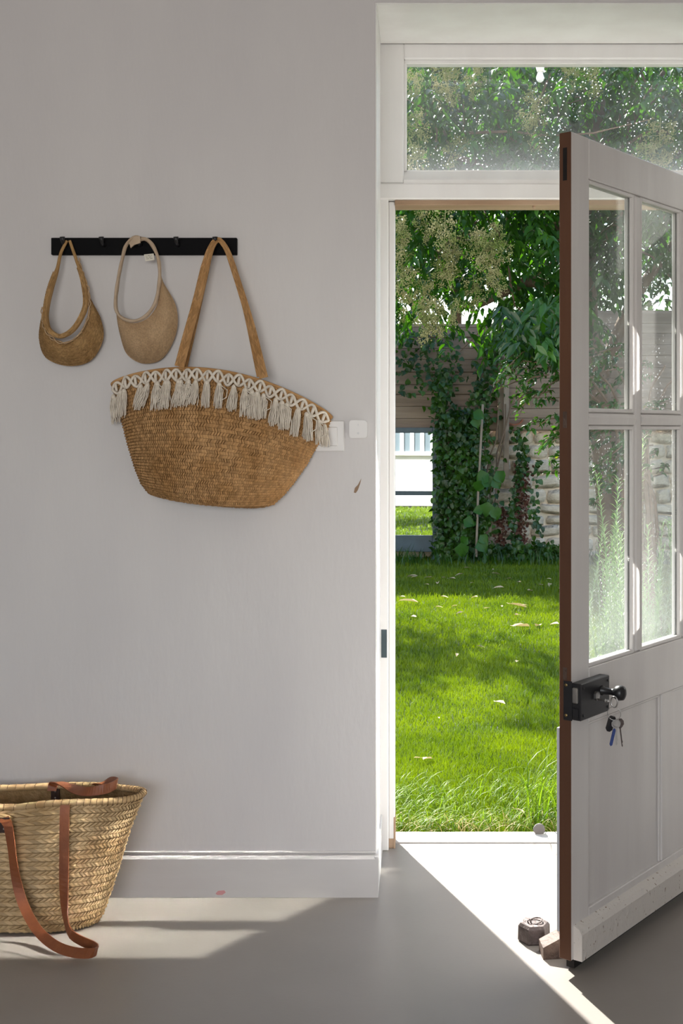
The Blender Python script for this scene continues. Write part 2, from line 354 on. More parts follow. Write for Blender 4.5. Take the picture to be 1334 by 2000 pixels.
# ================================================================ THE SETTING
XL, XR = -.128, 1.13            # reveal sides
DO = 4.05                       # outer face of the wall
DF = 3.89                       # frame plane
ZS = 2.552                      # soffit
mb = MB()
mb.box(-3.4, DW, 0, XL, DO, 4.6); mb.box(XR, DW, 0, 3.2, DO, 4.6); mb.box(XL, DW, ZS, XR, DO, 4.6)
wf = mb.build('wall_front', m_wall); tag(wf, 'white painted wall with deep doorway reveal', None, None, 'structure')
tag(MB().box(-3.2, -2.5, -.12, 3.2, 3.955, 0).build('floor', m_floor), 'grey polished concrete floor', kind='structure')
tag(MB().box(XL, 3.955, -.12, XR, 4.056, .004).build('trim_3', m_sill), 'pale concrete door sill', kind='structure')
tag(MB().box(-3.4, -2.7, 3.0, 3.4, DW, 3.1).build('ceiling', m_ceil), kind='structure')
tag(MB().box(-3.4, -2.5, -.1, -3.2, DW, 3.0).build('wall_left', m_wall2), kind='structure')
tag(MB().box(3.2, -2.5, -.1, 3.4, DW, 3.0).build('wall_right', m_wall2), kind='structure')
mb = MB(); WX0, WX1, WZ0, WZ1 = -1.8, .8, .85, 2.35
mb.box(-3.4, -2.7, -.1, WX0, -2.5, 3.0); mb.box(WX1, -2.7, -.1, 3.4, -2.5, 3.0); mb.box(WX0, -2.7, -.1, WX1, -2.5, WZ0); mb.box(WX0, -2.7, WZ1, WX1, -2.5, 3.0)
tag(mb.build('wall_back', m_wall2), kind='structure')
fr = MB()
for x in (WX0, -.54, WX1-.05): fr.box(x, -2.57, WZ0, x+.05, -2.52, WZ1)
for z in (WZ0, WZ1-.05): fr.box(WX0, -2.575, z, WX1, -2.515, z+.05)
tag(fr.build('window_3', m_white), kind='structure')

rv = MB(); e_ = .004  # lining lighter than the wall: floor bounce in the reveal put into the paint
rv.box(XL, DW+.001, 0, XL+e_, DF-.008, ZS, b=.001); rv.box(XR-e_, DW+.001, 0, XR, DF-.008, ZS, b=.001); rv.box(XL+e_, DW+.001, ZS-e_, XR-e_, DF-.018, ZS, b=.001)
tag(rv.build('trim_2', m_white), 'white lining of the doorway reveal, light bounced off the floor put into its paint', kind='structure')
# baseboard, its return and the groove above
bb = MB()
zb = .121
bb.prism([(0, 0), (.014, 0), (.014, zb-.012), (.010, zb-.004), (.003, zb), (0, zb)], (-3.2, DW, 0), (0, -1, 0), (0, 0, 1), (3.2+XL+.010, 0, 0))
bb.box(XL-.001, DW-.014, 0, XL+.010, DF-.01, zb-.004, b=.002)
bb.box(-3.2, DW-.008, zb+.001, XL+.004, DW, zb+.008, b=.002)
tag(bb.build('baseboard_front', m_board), 'white painted baseboard', kind='structure')
tag(MB().box(XR-.010, DW-.014, 0, 3.2, DW, zb, b=.003).build('baseboard_right', m_board), kind='structure')

# small marks: a paint chip by the reveal and a pink blot on the baseboard
def chip(pts, y, m, label, name='paint_chip'):
    k = MB().prism([(0, 0)], (0, 0, 0), (1, 0, 0), (0, 0, 1), (0, 0, 0)) if 0 else MB()
    q = [at(X, Y, y) for X, Y in pts]; n = len(q); k.add(q+[p+Vector((0, .004, 0)) for p in q], [tuple(range(n)), tuple(range(n, 2*n))[::-1]]+[((i+1) % n, i, n+i, n+(i+1) % n) for i in range(n)])
    return tag(k.build(name, m, wf), label)
chip([(691, 962), (693, 953), (699, 947), (706, 934), (703, 946), (699, 957), (695, 963)], DW-.0008, mat('chip_brown', (.30, .20, .13), rough=.9), 'brown paint chip')
chip([(421, 1745), (426, 1740), (438, 1739), (441, 1743), (434, 1748), (424, 1748)], DW-.0148, mat('pink_blot', (.62, .30, .30), rough=.6), 'pink paint blot')
# door frame
fj = empty('trim_1', (0, DF, 0)); tag(fj, 'white painted door frame jambs and head', kind='structure')
def fbox(name, m, *a, b=.003):
    x0, y0, z0, x1, y1, z1 = a
    return bxo(name, m, fj, x0, y0-DF, z0, x1, y1-DF, z1, b=b)
fbox('jamb', m_white, XL, 3.882, 0.0, -.099, 3.985, 2.118)
fbox('jamb_rebate', m_white, -.0992, 3.905, 0.03, -.079, 3.985, 2.056)
mbw = MB().box(-.0995, .0165, 0.0, -.0780, .095, .032, b=.002).box(-.0840, .0145, 0.0, -.0780, .095, .10, b=.001); o = mbw.build('jamb_foot', m_rawlight, fj); tag(o, 'rotten bare wood foot of the left jamb')
fbox('jamb', m_white, 1.035, 3.882, 0.0, XR, 3.985, 2.118)
fbox('head', m_white, XL, 3.872, 2.058, XR, 3.985, 2.108, b=.004)
o = fbox('raw_edge', m_rawlight, -.079, 3.888, 2.042, 1.035, 3.98, 2.0585, b=.002); tag(o, 'bare wood edge under the head')
o = fbox('strike_plate', m_slate, -.122, 3.8805, .611, -.104, 3.886, .70, b=.001); tag(o, 'dark grey patch where the strike plate was')
MB().lathe([(.004, 0), (.006, .006), (.004, .011)], (px and (1043-820)*3.9/2400, 3.9-DF, 2.043), (0, 0, -1), 10).build('nail_stub', m_rawlight, fj)
# fixed transom light
wt = empty('window_1', (0, DF, 2.108)); tag(wt, 'fixed transom window above the door', kind='structure')
def tbox(name, m, x0, y0, z0, x1, y1, z1, b=.003): return bxo(name, m, wt, x0, y0-DF, z0-2.108, x1, y1-DF, z1-2.108, b=b)
gz0, gz1, gx0, gx1 = 2.152, 2.490, -.041, 1.05
tbox('frame_stile', m_white, XL, 3.878, 2.108, gx0-.009, 3.965, 2.5515, b=.004)
tbox('frame_stile', m_white, gx1+.009, 3.878, 2.108, XR, 3.965, 2.5515, b=.004)
tbox('frame_rail', m_white, gx0-.010, 3.879, gz1+.012, gx1+.010, 3.965, 2.5515, b=.004)
k = MB().prism([(0, 0), (0, .012), (-.028, gz0-2.108), (-.085, gz0-2.108), (-.085, 0)], (gx0-.010, -.013, 0), (0, -1, 0), (0, 0, 1), (gx1-gx0+.02, 0, 0)); k.build('frame_rail', m_white, wt)
bd = MB()
bd.box(gx0-.010, 3.895-DF, gz0-2.108, gx0, 3.93-DF, gz1+.012-2.108, b=.002); bd.box(gx1, 3.895-DF, gz0-2.108, gx1+.01, 3.93-DF, gz1+.012-2.108, b=.002)
bd.box(gx0-.008, 3.893-DF, gz1-2.108, gx1+.008, 3.93-DF, gz1+.013-2.108, b=.002); bd.box(gx0-.008, 3.912-DF, gz0-.002-2.108, gx1+.008, 3.93-DF, gz0+.006-2.108, b=.002)
bd.build('glazing_bead', m_white, wt)
bxo('pane', m_glass_t, wt, gx0-.004, .034, gz0-.004-2.108, gx1+.004, .037, gz1+.004-2.108)

# facade window seen in the garden mirror
fw = empty('window_2', (-1.45, DO, .95)); tag(fw, 'white barred window on the outside of the house', kind='structure')
for i in range(8): bxo('bar', m_facade, fw, -.66+i*.18, 0, 0, -.60+i*.18, .06, 1.2)
bxo('backing', mat('dim_glass', (.10, .13, .15), rough=.05), fw, -.66, 0.0, 0, .66, .012, 1.2)
bxo('sill', m_facade, fw, -.72, 0, -.06, .72, .10, 0); bxo('head', m_facade, fw, -.66, 0, 1.2, .66, .06, 1.27)

# ================================================================ THE DOOR LEAF
P0 = Vector((.368, 2.993, 0)); DA = math.atan2(.8, .6)
dr = empty('door_1', (P0.x, P0.y, 0), DA)
tag(dr, 'old white half-glazed wooden door standing open', 'door', kind='structure')
T = .033; W = 1.07; ZB, ZT = .036, 2.058
def dbox(name, m, x0, z0, x1, z1, y0=0, y1=T, b=.002): return bxo(name, m, dr, x0, y0, z0, x1, y1, z1, b=b)
# free stile: white faces, bare brown edge
mb = MB(); mb.box(0, 0, ZB, .089, T, ZT, b=.0015)
st = mb.build('stile', [m_door, m_raw], dr)
for p in st.data.polygons:
    if p.normal.x < -.5: p.material_index = 1
tag(st, 'free stile with bare brown edge')
dbox('stile', m_door, W-.143, ZB, W, ZT)
def rail(name, z0, z1, x0=.0892, x1=W-.1432, **k): return dbox(name, m_door, x0, z0, x1, z1, **k)
rail('top_rail', 1.957, ZT-.0004); rail('mid_rail', .601, .737); rail('bottom_rail', ZB, .139)
PX = [(.089, .345), (.380, .636), (.671, W-.143)]
for a, b in ((.345, .380), (.636, .671)): dbox('glazing_bar', m_door, a, .737, b, 1.957, y0=.001, y1=T-.001, b=.006)
for a, b in PX: 
    k = MB(); k.prism([(0, 0), (.005, -.009), (.0, -.018), (.004, -.022)] and [(.001, .012), (-.001, .022), (.003, .031), (.012, .036), (.022, .036), (T-.003, .031), (T-.001, .018), (T-.003, .005), (.022, 0), (.012, 0), (.003, .004)], (a, 0, 1.340), (0, 1, 0), (0, 0, 1), (b-a, 0, 0))
    k.build('cross_bar', m_door, dr)
dbox('muntin', m_door, .50, .139, .566, .601, b=.003)
for a, b in ((.089, .50), (.566, W-.143)):
    dbox('panel', m_door, a-.001, .139, b+.001, .6015, y0=.010, y1=.022, b=0)
    k = MB()
    for (x0, z0, x1, z1) in ((a, .139, a+.008, .601), (b-.008, .139, b, .601), (a, .593, b, .601)): k.box(x0, .004, z0, x1, .0105, z1, b=.002)
    k.build('panel_moulding', m_door, dr)
panes = []
for a, b in PX:
    for z0, z1 in ((.737, 1.341), (1.375, 1.957)):
        k = MB(); q = .010
        for (x0, zz0, x1, zz1) in ((a, z0, a+q, z1), (b-q, z0, b, z1)): k.box(x0, .004, zz0, x1, .016, zz1, b=.002).box(x0, .020, zz0, x1, T-.003, zz1, b=.002)
        for (x0, zz0, x1, zz1) in ((a+q, z0, b-q, z0+q), (a+q, z1-q, b-q, z1)): k.box(x0, .004, zz0, x1, .016, zz1, b=.002).box(x0, .020, zz0, x1, T-.003, zz1, b=.002)
        k.build('glazing_bead', m_door, dr)
        g = dbox('pane', m_glass_d, a, z0, b, z1, y0=.0165, y1=.0195, b=0); panes.append((a+q, b-q, z0+q, z1-q))
# weather board on the foot
k = MB(); k.prism([(0, ZB), (.024, ZB), (.024, .100), (.017, .112), (0, .120)], (.012, 0, 0), (0, -1, 0), (0, 0, 1), (W-.02, 0, 0))
m_wb = mat('dirty_white_paint', (.66, .62, .57), (.22, .14, .09), 120, .5, lo=.64, hi=.70, bump=.4, bscale=60, stretch=(1, 1, .6))
tag(k.build('weather_board', m_wb, dr), 'chipped and dirt-speckled weather board')
tag(dbox('outer_board', mat('outer_grey_paint', (.55, .56, .58), rough=.6), .0, .10, W, .60, y0=T, y1=T+.007, b=.001), 'grey board on the outer foot')
dbox('sun_gap_block', m_dark, .03, .006, W-.004, ZB+.001, y0=.008, y1=T-.003, b=0)  # dark strip added to keep sunlight from passing under the door
for z0, z1 in ((1.94, 2.02), (1.335, 1.375), (.72, .75)): dbox('tenon_end', m_dark if z0 > 1.9 else m_iron2, -.0008, z0, .002, z1, y0=.011, y1=.022, b=0)
# rim lock
lk = empty('rim_lock', (0, 0, 0)); lk.parent = dr; tag(lk, 'black metal rim lock with steel latch')
LZ0, LZ1 = .624, .714; LH = .028; LL = .145
bxo('lock_case', m_black, lk, 0, -LH, LZ0, LL, 0, LZ1, b=.002)
bxo('fore_plate', m_black, lk, -.0025, -.004, LZ0-.002, .0, .020, LZ1+.004, b=.0008)
bxo('latch_bolt', m_steel, lk, -.006, -.021, LZ0+.042, .002, -.006, LZ1-.010, b=.002)
bxo('dead_bolt', m_black, lk, -.004, -.021, LZ0+.006, .002, -.006, LZ0+.030, b=.001)
for x, z in ((.136, LZ1-.012), (.136, LZ0+.012), (.012, LZ1-.012), (.012, LZ0+.012)): MB().lathe([(.0035, 0), (.003, .0016)], (x, -LH, z), (0, -1, 0), 10).build('screw', m_black, lk, True)
for z in (LZ1-.006, LZ0+.010): MB().lathe([(.0042, 0), (.0035, .0012)], (-.0025, .012, z), (-1, 0, 0), 10).build('screw', m_brass, lk, True)
kx, kz = .106, .6815
MB().lathe([(.012, -.002), (.012, .002), (.009, .004), (.008, .030), (.010, .034), (.0165, .040), (.019, .050), (.017, .059), (.009, .0635), (.002, .0645)], (kx, -LH, kz), (0, -1, 0), 24).build('knob', m_black, lk, True)
k = MB().prism([(-.010, -.006), (-.003, -.011), (.008, -.009), (.012, 0), (.010, .009), (-.004, .011), (-.010, .006)], (.066, -LH-.004, .676), (1, 0, 0), (0, 0, 1), (0, -.006, 0)); tag(k.build('snib', m_steel, lk), 'steel keyhole cover')
k = MB(); 
for z in (.25, 1.75): k.box(W, -.008, z, W+.012, .012, z+.09, b=.003)
k.build('hinge', m_black, dr)

# added strip lamps at the panes, standing in for sun reflected on to the floor
u = Vector((.6, .8, 0)); nrm = Vector((-.8, .6, 0)); vz = Vector((0, 0, 1))
rdir = Vector((-1, 0, -.79)).normalized()     # near the mirrored sun direction, turned to keep the beam off the wall
for (a, b, z0, z1) in panes:
    c = P0 + u*((a+b)/2) + nrm*(T+.012) + vz*((z0+z1)/2)
    Up = u*(b-a); Vp = vz*(z1-z0); Up = Up-rdir*Up.dot(rdir); Vp = Vp-rdir*Vp.dot(rdir)
    n = 5                                            # slim strips follow the slanted outline of the reflected beam
    for i in range(n):
        ld = bpy.data.lights.new('reflection_lamp', 'AREA'); ld.shape = 'RECTANGLE'; ld.spread = math.radians(1.5)
        cu = c + u*((b-a)*((i+.5)/n-.5)) + rdir*.0
        y = Vp.normalized(); x = y.cross(-rdir).normalized(); 
        wdt = abs(Up.dot(x))/n
        ld.size = wdt; ld.size_y = Vp.length; ld.energy = 0.20*(wdt*Vp.length)/(0.046*.47); ld.color = (1, .96, .9)
        lo = bpy.data.objects.new('reflection_lamp', ld); C.objects.link(lo)
        lo.matrix_world = Matrix.Translation(cu) @ Matrix((x, y, -rdir)).transposed().to_4x4()

# keys hanging in the lock
def dw(x, y, z): return P0 + u*x + nrm*y + vz*z       # door coordinates -> world
kb = empty('key_bunch', dw(.066, -LH-.011, .668)); tag(kb, 'bunch of keys on steel rings hanging from the key in the black door lock', 'keys')
def kp(x, y, z): return dw(x, y, z)-kb.location
k = MB(); a0 = (.066, -LH-.002, .668)
k.tube([kp(.066, -LH-.010, .668), kp(.066, -LH-.046, .667)], .0022, 10).lathe([(.0035, 0), (.0045, .002), (.0035, .004)], kp(.066, -LH-.036, .667), -nrm, 12)
k.lathe([(.0035, 0), (.0045, .002), (.0035, .004)], kp(.066, -LH-.029, .667), -nrm, 12)
ring = lambda c, r, e1, e2, n=22: [c+e1*(r*math.cos(2*PI*i/n))+e2*(r*math.sin(2*PI*i/n)) for i in range(n)]
bc = kp(.066, -LH-.055, .667)
k.tube([bc+(-nrm)*(.009*math.cos(q))+vz*(.013*math.sin(q)) for q in [2*PI*i/18 for i in range(18)]], .0019, 8, closed=True)
tag(k.build('lock_key', m_steel, kb, True), 'steel key standing in the keyhole')
r1 = bc+Vector((0, 0, -.028)); e = Vector((.9, -.3, 0)).normalized()
MB().tube(ring(r1, .0165, e, vz), .0010, 6, closed=True).build('key_ring', m_steel, kb, True)
r2 = r1+Vector((.002, .0, -.020)); e2 = Vector((1, .1, 0)).normalized()
MB().tube(ring(r2+Vector((.004, 0, -.004)), .0095, e2, vz), .0008, 6, closed=True).build('key_ring', m_steel, kb, True)
def flatkey(off, L, m, tilt, label, wd=.0048):
    k = MB(); q = Vector((math.sin(tilt), .15*math.sin(tilt), -math.cos(tilt))); s_ = Vector((math.cos(tilt), 0, math.sin(tilt))); o = r2+off; y = Vector((0, .0022, 0))
    k.prism([(-.002, -.006), (.004, -.0105), (.012, -.0105), (.018, -.006), (.022, -wd/2), (L-.003, -wd/2), (L, 0), (L-.004, wd/2), (L-.009, wd/2-.001), (L-.013, wd/2+.001), (L-.018, wd/2), (.022, wd/2), (.018, .006), (.012, .0105), (.004, .0105), (-.002, .006)], o-q*.002, q, s_, y)
    return tag(k.build('key', m, kb), label)
flatkey(Vector((.002, 0, 0)), .060, m_steel, .03, 'grey flat key')
flatkey(Vector((.011, .004, .002)), .068, m_iron, .12, 'thin dark key', .003)
k = MB(); k.prism([(0, -.002), (.004, -.0035), (.040, -.0035), (.044, 0), (.040, .0035), (.004, .0035), (0, .002)], r2+Vector((-.002, -.003, -.016)), Vector((-.22, .03, -.97)), Vector((.97, 0, -.22)), Vector((0, -.004, 0))); tag(k.build('key', m_blue, kb), 'slim blue coated key')
k = MB(); k.prism([(.0, -.006), (.006, -.0105), (.034, -.0095), (.040, -.004), (.040, .004), (.034, .009), (.006, .0105), (0, .006)], r2+Vector((-.004, .004, .012)), Vector((-.28, .1, -.95)), Vector((.9, .2, -.28)), Vector((0, .004, 0)))
tag(k.build('key_fob', m_black, kb), 'black plastic fob')

# iron weight and wedge holding the door
cw = at(1043, 1850, 3.205); cw.z = 0
hw_ = empty('iron_weight', (cw.x, 3.205, 0)); tag(hw_, 'small hexagonal rusty iron weight with a lifting ring holding the door open', 'doorstop')
k = MB(); k.lathe([(.040, 0), (.0425, .004), (.0415, .040), (.036, .047)], (0, 0, 0), (0, 0, 1), 6).build('weight_body', m_iron, hw_)
hw_.rotation_euler = (0, 0, .35)
MB().tube([Vector((.004+.017*math.cos(q), .017*math.sin(q), .0495+.004*math.cos(q))) for q in [2*PI*i/18 for i in range(18)]], .0019, 6, closed=True).build('lifting_ring', m_iron, hw_, True)
MB().tube([Vector((-.016, 0, .044)), Vector((-.018, .0, .052)), Vector((-.013, 0, .056)), Vector((-.009, 0, .051)), Vector((-.010, 0, .044))], .0022, 6).build('eyelet', m_iron, hw_, True)
k = MB().prism([(0, 0), (.075, 0), (.075, .044), (.045, .052), (.012, .036), (0, .030)], (-.03, -.022, 0), (1, 0, 0), (0, 0, 1), (0, .055, 0))
wd = k.build('wooden_wedge', m_iron2); wd.location = (at(1078, 1850, 3.14).x, 3.11, 0); wd.rotation_euler = (0, 0, .1)
tag(wd, 'dark brown lump of wood with sloping top touching the foot of the open door', 'doorstop')
# round grey stop on the sill
k = MB().lathe([(.0175, 0), (.019, .004), (.019, .010), (.0165, .013)], (0, 0, 0), (0, -1, 0), 20)
ds = k.build('round_stop', mat('grey_rubber', (.14, .125, .115), rough=.7), smooth=False); ds.location = (at(1053, 1620, 4.04).x, 4.045, .018)
tag(ds, 'small round grey stop standing at the outer edge of the sill', 'doorstop')

# bulb shape added outside to show an indoor lamp mirrored in the transom
bl = empty('lamp_reflection', at(1055, 128, 4.15)); tag(bl, 'small bulb shape added outside for an indoor lamp reflected in the transom window', 'lamp')
m_bulb = mat('bulb_glass', (.75, .78, .80), rough=.1)
MB().lathe([(.013, 0), (.015, -.004), (.011, -.02), (.008, -.024)][::-1], (0, 0, .0), (0, 0, 1), 16).build('bulb_holder', m_plastic, bl, True)
MB().lathe([(.003, -.057), (.011, -.052), (.014, -.043), (.011, -.032), (.007, -.022)], (0, 0, 0), (0, 0, 1), 16).build('bulb', m_bulb, bl, True)
MB().tube([(0, 0, 0), (0, 0, .06), (0, -.10+.0, .09)], .003, 6).build('cable', m_plastic, bl)

# ================================================================ THINGS ON THE WALL
# black peg rail
rl = empty('hook_rail', on_wall(283, 498)); tag(rl, 'long black wooden peg rail screwed to the white wall', 'coat rack')
a = on_wall(103, 499); b = on_wall(464, 466)
bxo('rail_board', m_blackwood, rl, a.x-rl.location.x, -.016, a.z-rl.location.z, b.x-rl.location.x, 0, b.z-rl.location.z, b=.0012)
for X in (131, 206, 277, 350, 425):
    p = on_wall(X, 480)-rl.location
    k = MB(); k.tube([p+Vector((0, -.016, 0)), p+Vector((0, -.034, .002)), p+Vector((0, -.044, .010)), p+Vector((0, -.047, .018))], [.0065, .006, .0065, .0075], 12)
    k.build('peg', m_black, rl, True)
PEG = .045
# switch and button
sw = empty('light_switch', on_wall(646, 882)); tag(sw, 'square white light switch partly hidden by the tassels of the jute bag', 'switch')
s0 = on_wall(612, 882)-sw.location; s1 = on_wall(673, 821)-sw.location
bxo('switch_plate', m_plastic, sw, s0.x, -.009, s0.z, s1.x, 0, s1.z, b=.003)
r0 = on_wall(623, 871)-sw.location; r1_ = on_wall(660, 834)-sw.location
bxo('rocker', m_plastic, sw, r0.x, -.013, r0.z, r1_.x, -.008, r1_.z, b=.002)
wb_ = empty('wall_button', on_wall(700, 855)); 
k = MB(); hs = .0255; rr = .009; pol = []
for (cx, cz, q0) in ((hs-rr, hs-rr, 0), (-hs+rr, hs-rr, 90), (-hs+rr, -hs+rr, 180), (hs-rr, -hs+rr, 270)):
    for j in range(5): q = math.radians(q0+j*22.5); pol.append((cx+rr*math.cos(q), cz+rr*math.sin(q)))
k.prism(pol, (0, -.014, .0245), (1, 0, 0), (0, 0, 1), (0, .014, 0)); k.build('button_case', m_plastic, wb_)
k = MB(); k.lathe([(.0035, 0), (.0035, .0008)], (0, -.014, .013), (0, -1, 0), 14).box(-.0012, -.0148, .034, .0012, -.014, .040); tag(k.build('button_mark', mat('faint_grey_mark', (.6, .6, .6), rough=.4), wb_), 'faint grey line and circle')
tag(wb_, 'small white square push button with rounded corners near the door reveal', 'switch')

def to_wall(pts, offs):
    return np.array([tuple(on_wall(X, Y, o)) for (X, Y), o in zip(pts, offs)])
def band_tube(path, win, wdep, m, name, parent, closed=False, n=10):
    """flattened tube: win = width in the wall plane, wdep = width away from the wall (arrays or scalars)"""
    N = len(path); win = np.broadcast_to(win, (N,)); wdep = np.broadcast_to(wdep, (N,)); P = np.zeros((N, n, 3))
    for i in range(N):
        t = path[(i+1) % N if closed else min(i+1, N-1)]-path[(i-1) % N if closed else max(i-1, 0)]; t[1] *= 0; t /= np.linalg.norm(t)+1e-9
        s = np.array([t[2], 0, -t[0]])
        for k in range(n):
            q = 2*PI*k/n; P[i, k] = path[i]+s*math.cos(q)*win[i]/2+np.array([0, 1, 0])*math.sin(q)*wdep[i]/2
    k = MB(); P2 = np.concatenate([P, P[:, :1]], 1); k.grid(P2, cu=closed)
    if not closed: pass
    return k.build(name, m, parent, True)
def surf2(A, B, bulge, off):
    """surface between curve A (inner, v=0) and B (outer, v=1), bulging from the wall"""
    n = len(A)
    def f(U, V):
        t = np.clip(U, 0, 1)*(n-1); i = np.minimum(t.astype(int), n-2); r = (t-i)[..., None]
        a = A[i]*(1-r)+A[i+1]*r; b = B[i]*(1-r)+B[i+1]*r; v = V[..., None]
        p = a*(1-v)+b*v
        p[..., 1] -= bulge*np.sin(np.clip(V, 0, 1)*PI*.9)*np.sin(np.clip(U, 0, 1)*PI)**.7
        return p
    return f
def flipn(f): return lambda U, V: f(1-U, V)
def sheet(f, nu, nv, m, name, parent, off=0.0):
    U, V = np.meshgrid(np.linspace(0, 1, nu), np.linspace(0, 1, nv), indexing='ij'); P = f(U, V); P[..., 1] += off
    return MB().grid(P).build(name, m, parent, True)

# left visor: tan raffia
vl = empty('sun_visor', on_wall(140, 716)); tag(vl, 'tan raffia sun visor with braided trim on the left peg', 'hat')
def rel(P, root): return P-np.array(tuple(root.location))
ringL = [(131, 470), (119, 494), (112, 525), (100, 560), (92, 595), (90, 622), (97, 645), (118, 657), (142, 645), (160, 618), (168, 590), (162, 545), (150, 510), (143, 490), (136, 470)]
offL = [PEG-.01, .038, .045, .055, .062, .066, .07, .072, .07, .06, .05, .042, .036, .034, PEG-.01]
ro = catmull(rel(to_wall(ringL, offL), vl), 90)
t_ = np.linspace(0, 1, 90); wv = np.interp(t_, [0, .13, .2, .5, .8, .87, 1], [.008, .010, .016, .013, .016, .010, .008])
band_tube(ro, wv, np.interp(t_, [0, .13, .25, .5, .8, 1], [.010, .012, .034, .022, .018, .010]), m_straw, 'head_band', vl)
# braided texture of the band
i0, i1 = 14, 78; pa = ro[i0:i1].copy(); pa[:, 1] -= np.interp(t_[i0:i1], [0, .25, .5, .8, 1], [.005, .016, .012, .010, .005])
tg = np.gradient(pa, axis=0); tg[:, 1] = 0; tg /= np.linalg.norm(tg, axis=1, keepdims=True); ac = np.stack([tg[:, 2], np.zeros(len(tg)), -tg[:, 0]], 1)
weave_obj('band_braid', ribbon_surf(pa, -ac, .012), 60, 4, m_straw, vl, h=.0012)
inL = [(84, 612), (86, 636), (99, 658), (124, 669), (150, 656), (167, 628), (174, 598), (170, 560)]
ouL = [(80, 628), (78, 665), (92, 700), (135, 715), (178, 705), (202, 665), (198, 625), (176, 585)]
A = catmull(rel(to_wall(inL, [.050, .056, .060, .062, .060, .054, .046, .038]), vl), 60)
B = catmull(rel(to_wall(ouL, [.02, .018, .015, .014, .015, .018, .02, .024]), vl), 60)
fs_ = surf2(A, B, .026, 0)
sheet(fs_, 50, 14, m_straw, 'brim_lining', vl, off=.0015)
weave_obj('brim', fs_, 76, 22, m_straw, vl, h=-.0018, jit=.25)
# braided trim on the seam
k = MB(); tp = catmull(rel(to_wall([(82, 600), (85, 634), (98, 657), (124, 670), (151, 657), (169, 628), (175, 598), (172, 565), (160, 530), (153, 505)], [.05, .066, .070, .072, .070, .062, .052, .045, .04, .036]), vl), 140)
for ph in (0, PI):
    k.tube([Vector(p)+Vector((0, -.003*math.cos(i*.42*2+ph), .0)) + Vector((.7, 0, .7))*(.0035*math.sin(i*.42+ph)) for i, p in enumerate(tp)], .0017, 5)
tag(k.build('twisted_trim', m_straw2, vl, True), 'cream and brown twisted trim')

# right visor: pale beige
vr = empty('sun_visor', on_wall(285, 709)); tag(vr, 'pale beige braided sun visor with cloth band and small tag', 'hat')
ringR = [(276, 466), (262, 464), (246, 480), (238, 510), (231, 545), (226, 585), (228, 608), (240, 622), (262, 627), (285, 617), (303, 592), (310, 560), (312, 530), (308, 502), (297, 478), (284, 467), (272, 468)]
offR = [PEG-.006, PEG-.002, .046, .048, .052, .060, .066, .07, .072, .07, .064, .056, .050, .046, .044, .043, .041]
ro = catmull(rel(to_wall(ringR, offR), vr), 110)
t_ = np.linspace(0, 1, 110); wob = 1+.10*np.sin(t_*70)
band_tube(ro, np.interp(t_, [0, .2, .5, .8, 1], [.011, .008, .010, .009, .012])*wob, np.interp(t_, [0, .3, .5, .8, 1], [.014, .026, .020, .022, .014]), m_band, 'head_band', vr)
k = MB(); q0 = rel(to_wall([(252, 474), (262, 463), (273, 461), (274, 474), (262, 478), (255, 484)], [.06]*6), vr); k.add(q0, [(0, 1, 2, 3, 4, 5)]); q1 = q0.copy(); q1[:, 1] += .006; k.add(q1, [(5, 4, 3, 2, 1, 0)]); n0 = len(q0)
k.f += [(i, (i+1) % 6, 6+(i+1) % 6, 6+i) for i in range(6)]; k.mi += [0]*6
tag(k.build('fastening_tab', m_band, vr), 'folded cloth tab of the band')
inR = [(227, 590), (229, 610), (241, 626), (263, 631), (288, 621), (306, 597), (313, 562), (314, 535)]
ouR = [(232, 620), (239, 665), (252, 694), (282, 709), (318, 698), (343, 650), (343, 600), (318, 552)]
A = catmull(rel(to_wall(inR, [.055, .060, .063, .064, .062, .056, .048, .042]), vr), 60)
B = catmull(rel(to_wall(ouR, [.02, .018, .015, .014, .015, .018, .02, .024]), vr), 60)
fs_ = surf2(A, B, .032, 0)
sheet(fs_, 50, 14, m_straw2, 'brim_lining', vr, off=.0015)
weave_obj('brim', fs_, 110, 34, m_straw2, vr, h=-.0012, jit=.12)
ed = catmull(B*[1, 1, 1]+[0, -.002, 0], 70); MB().tube([Vector(p) for p in ed], .0022, 6).build('brim_edge', m_straw2, vr, True)
k = MB(); q0 = rel(to_wall([(281, 497), (300, 495), (302, 508), (284, 510)], [.060, .056, .056, .060]), vr); k.add(q0, [(3, 2, 1, 0)]); k.add(q0+[0, .0008, 0], [(0, 1, 2, 3)])
tag(k.build('care_tag', mat('cream_tag', (.72, .68, .58), rough=.7), vr), 'small cream cloth tag')
txt = MB()
for j in range(3):
    for i in range(7):
        if (i*3+j) % 4 == 3: continue
        c = q0[0]+(q0[1]-q0[0])*(.2+.09*i)+(q0[3]-q0[0])*(.25+.22*j); c = c+[0, -.0006, 0]
        txt.box(c[0]-.0007, c[1]-.0001, c[2]-.0008, c[0]+.0006, c[1]+.0001, c[2]+.0008)
txt.build('tag_print', m_lblack, vr)

# jute tote hanging from the right-hand peg
jb = empty('jute_bag', on_wall(420, 990)); tag(jb, 'large woven jute shoulder bag with cream tassel fringe hanging from the peg rail', 'bag')
def lerp_tab(t, tab): xs = [r[0] for r in tab]; return [np.interp(t, xs, [r[i] for r in tab]) for i in range(1, len(tab[0]))]
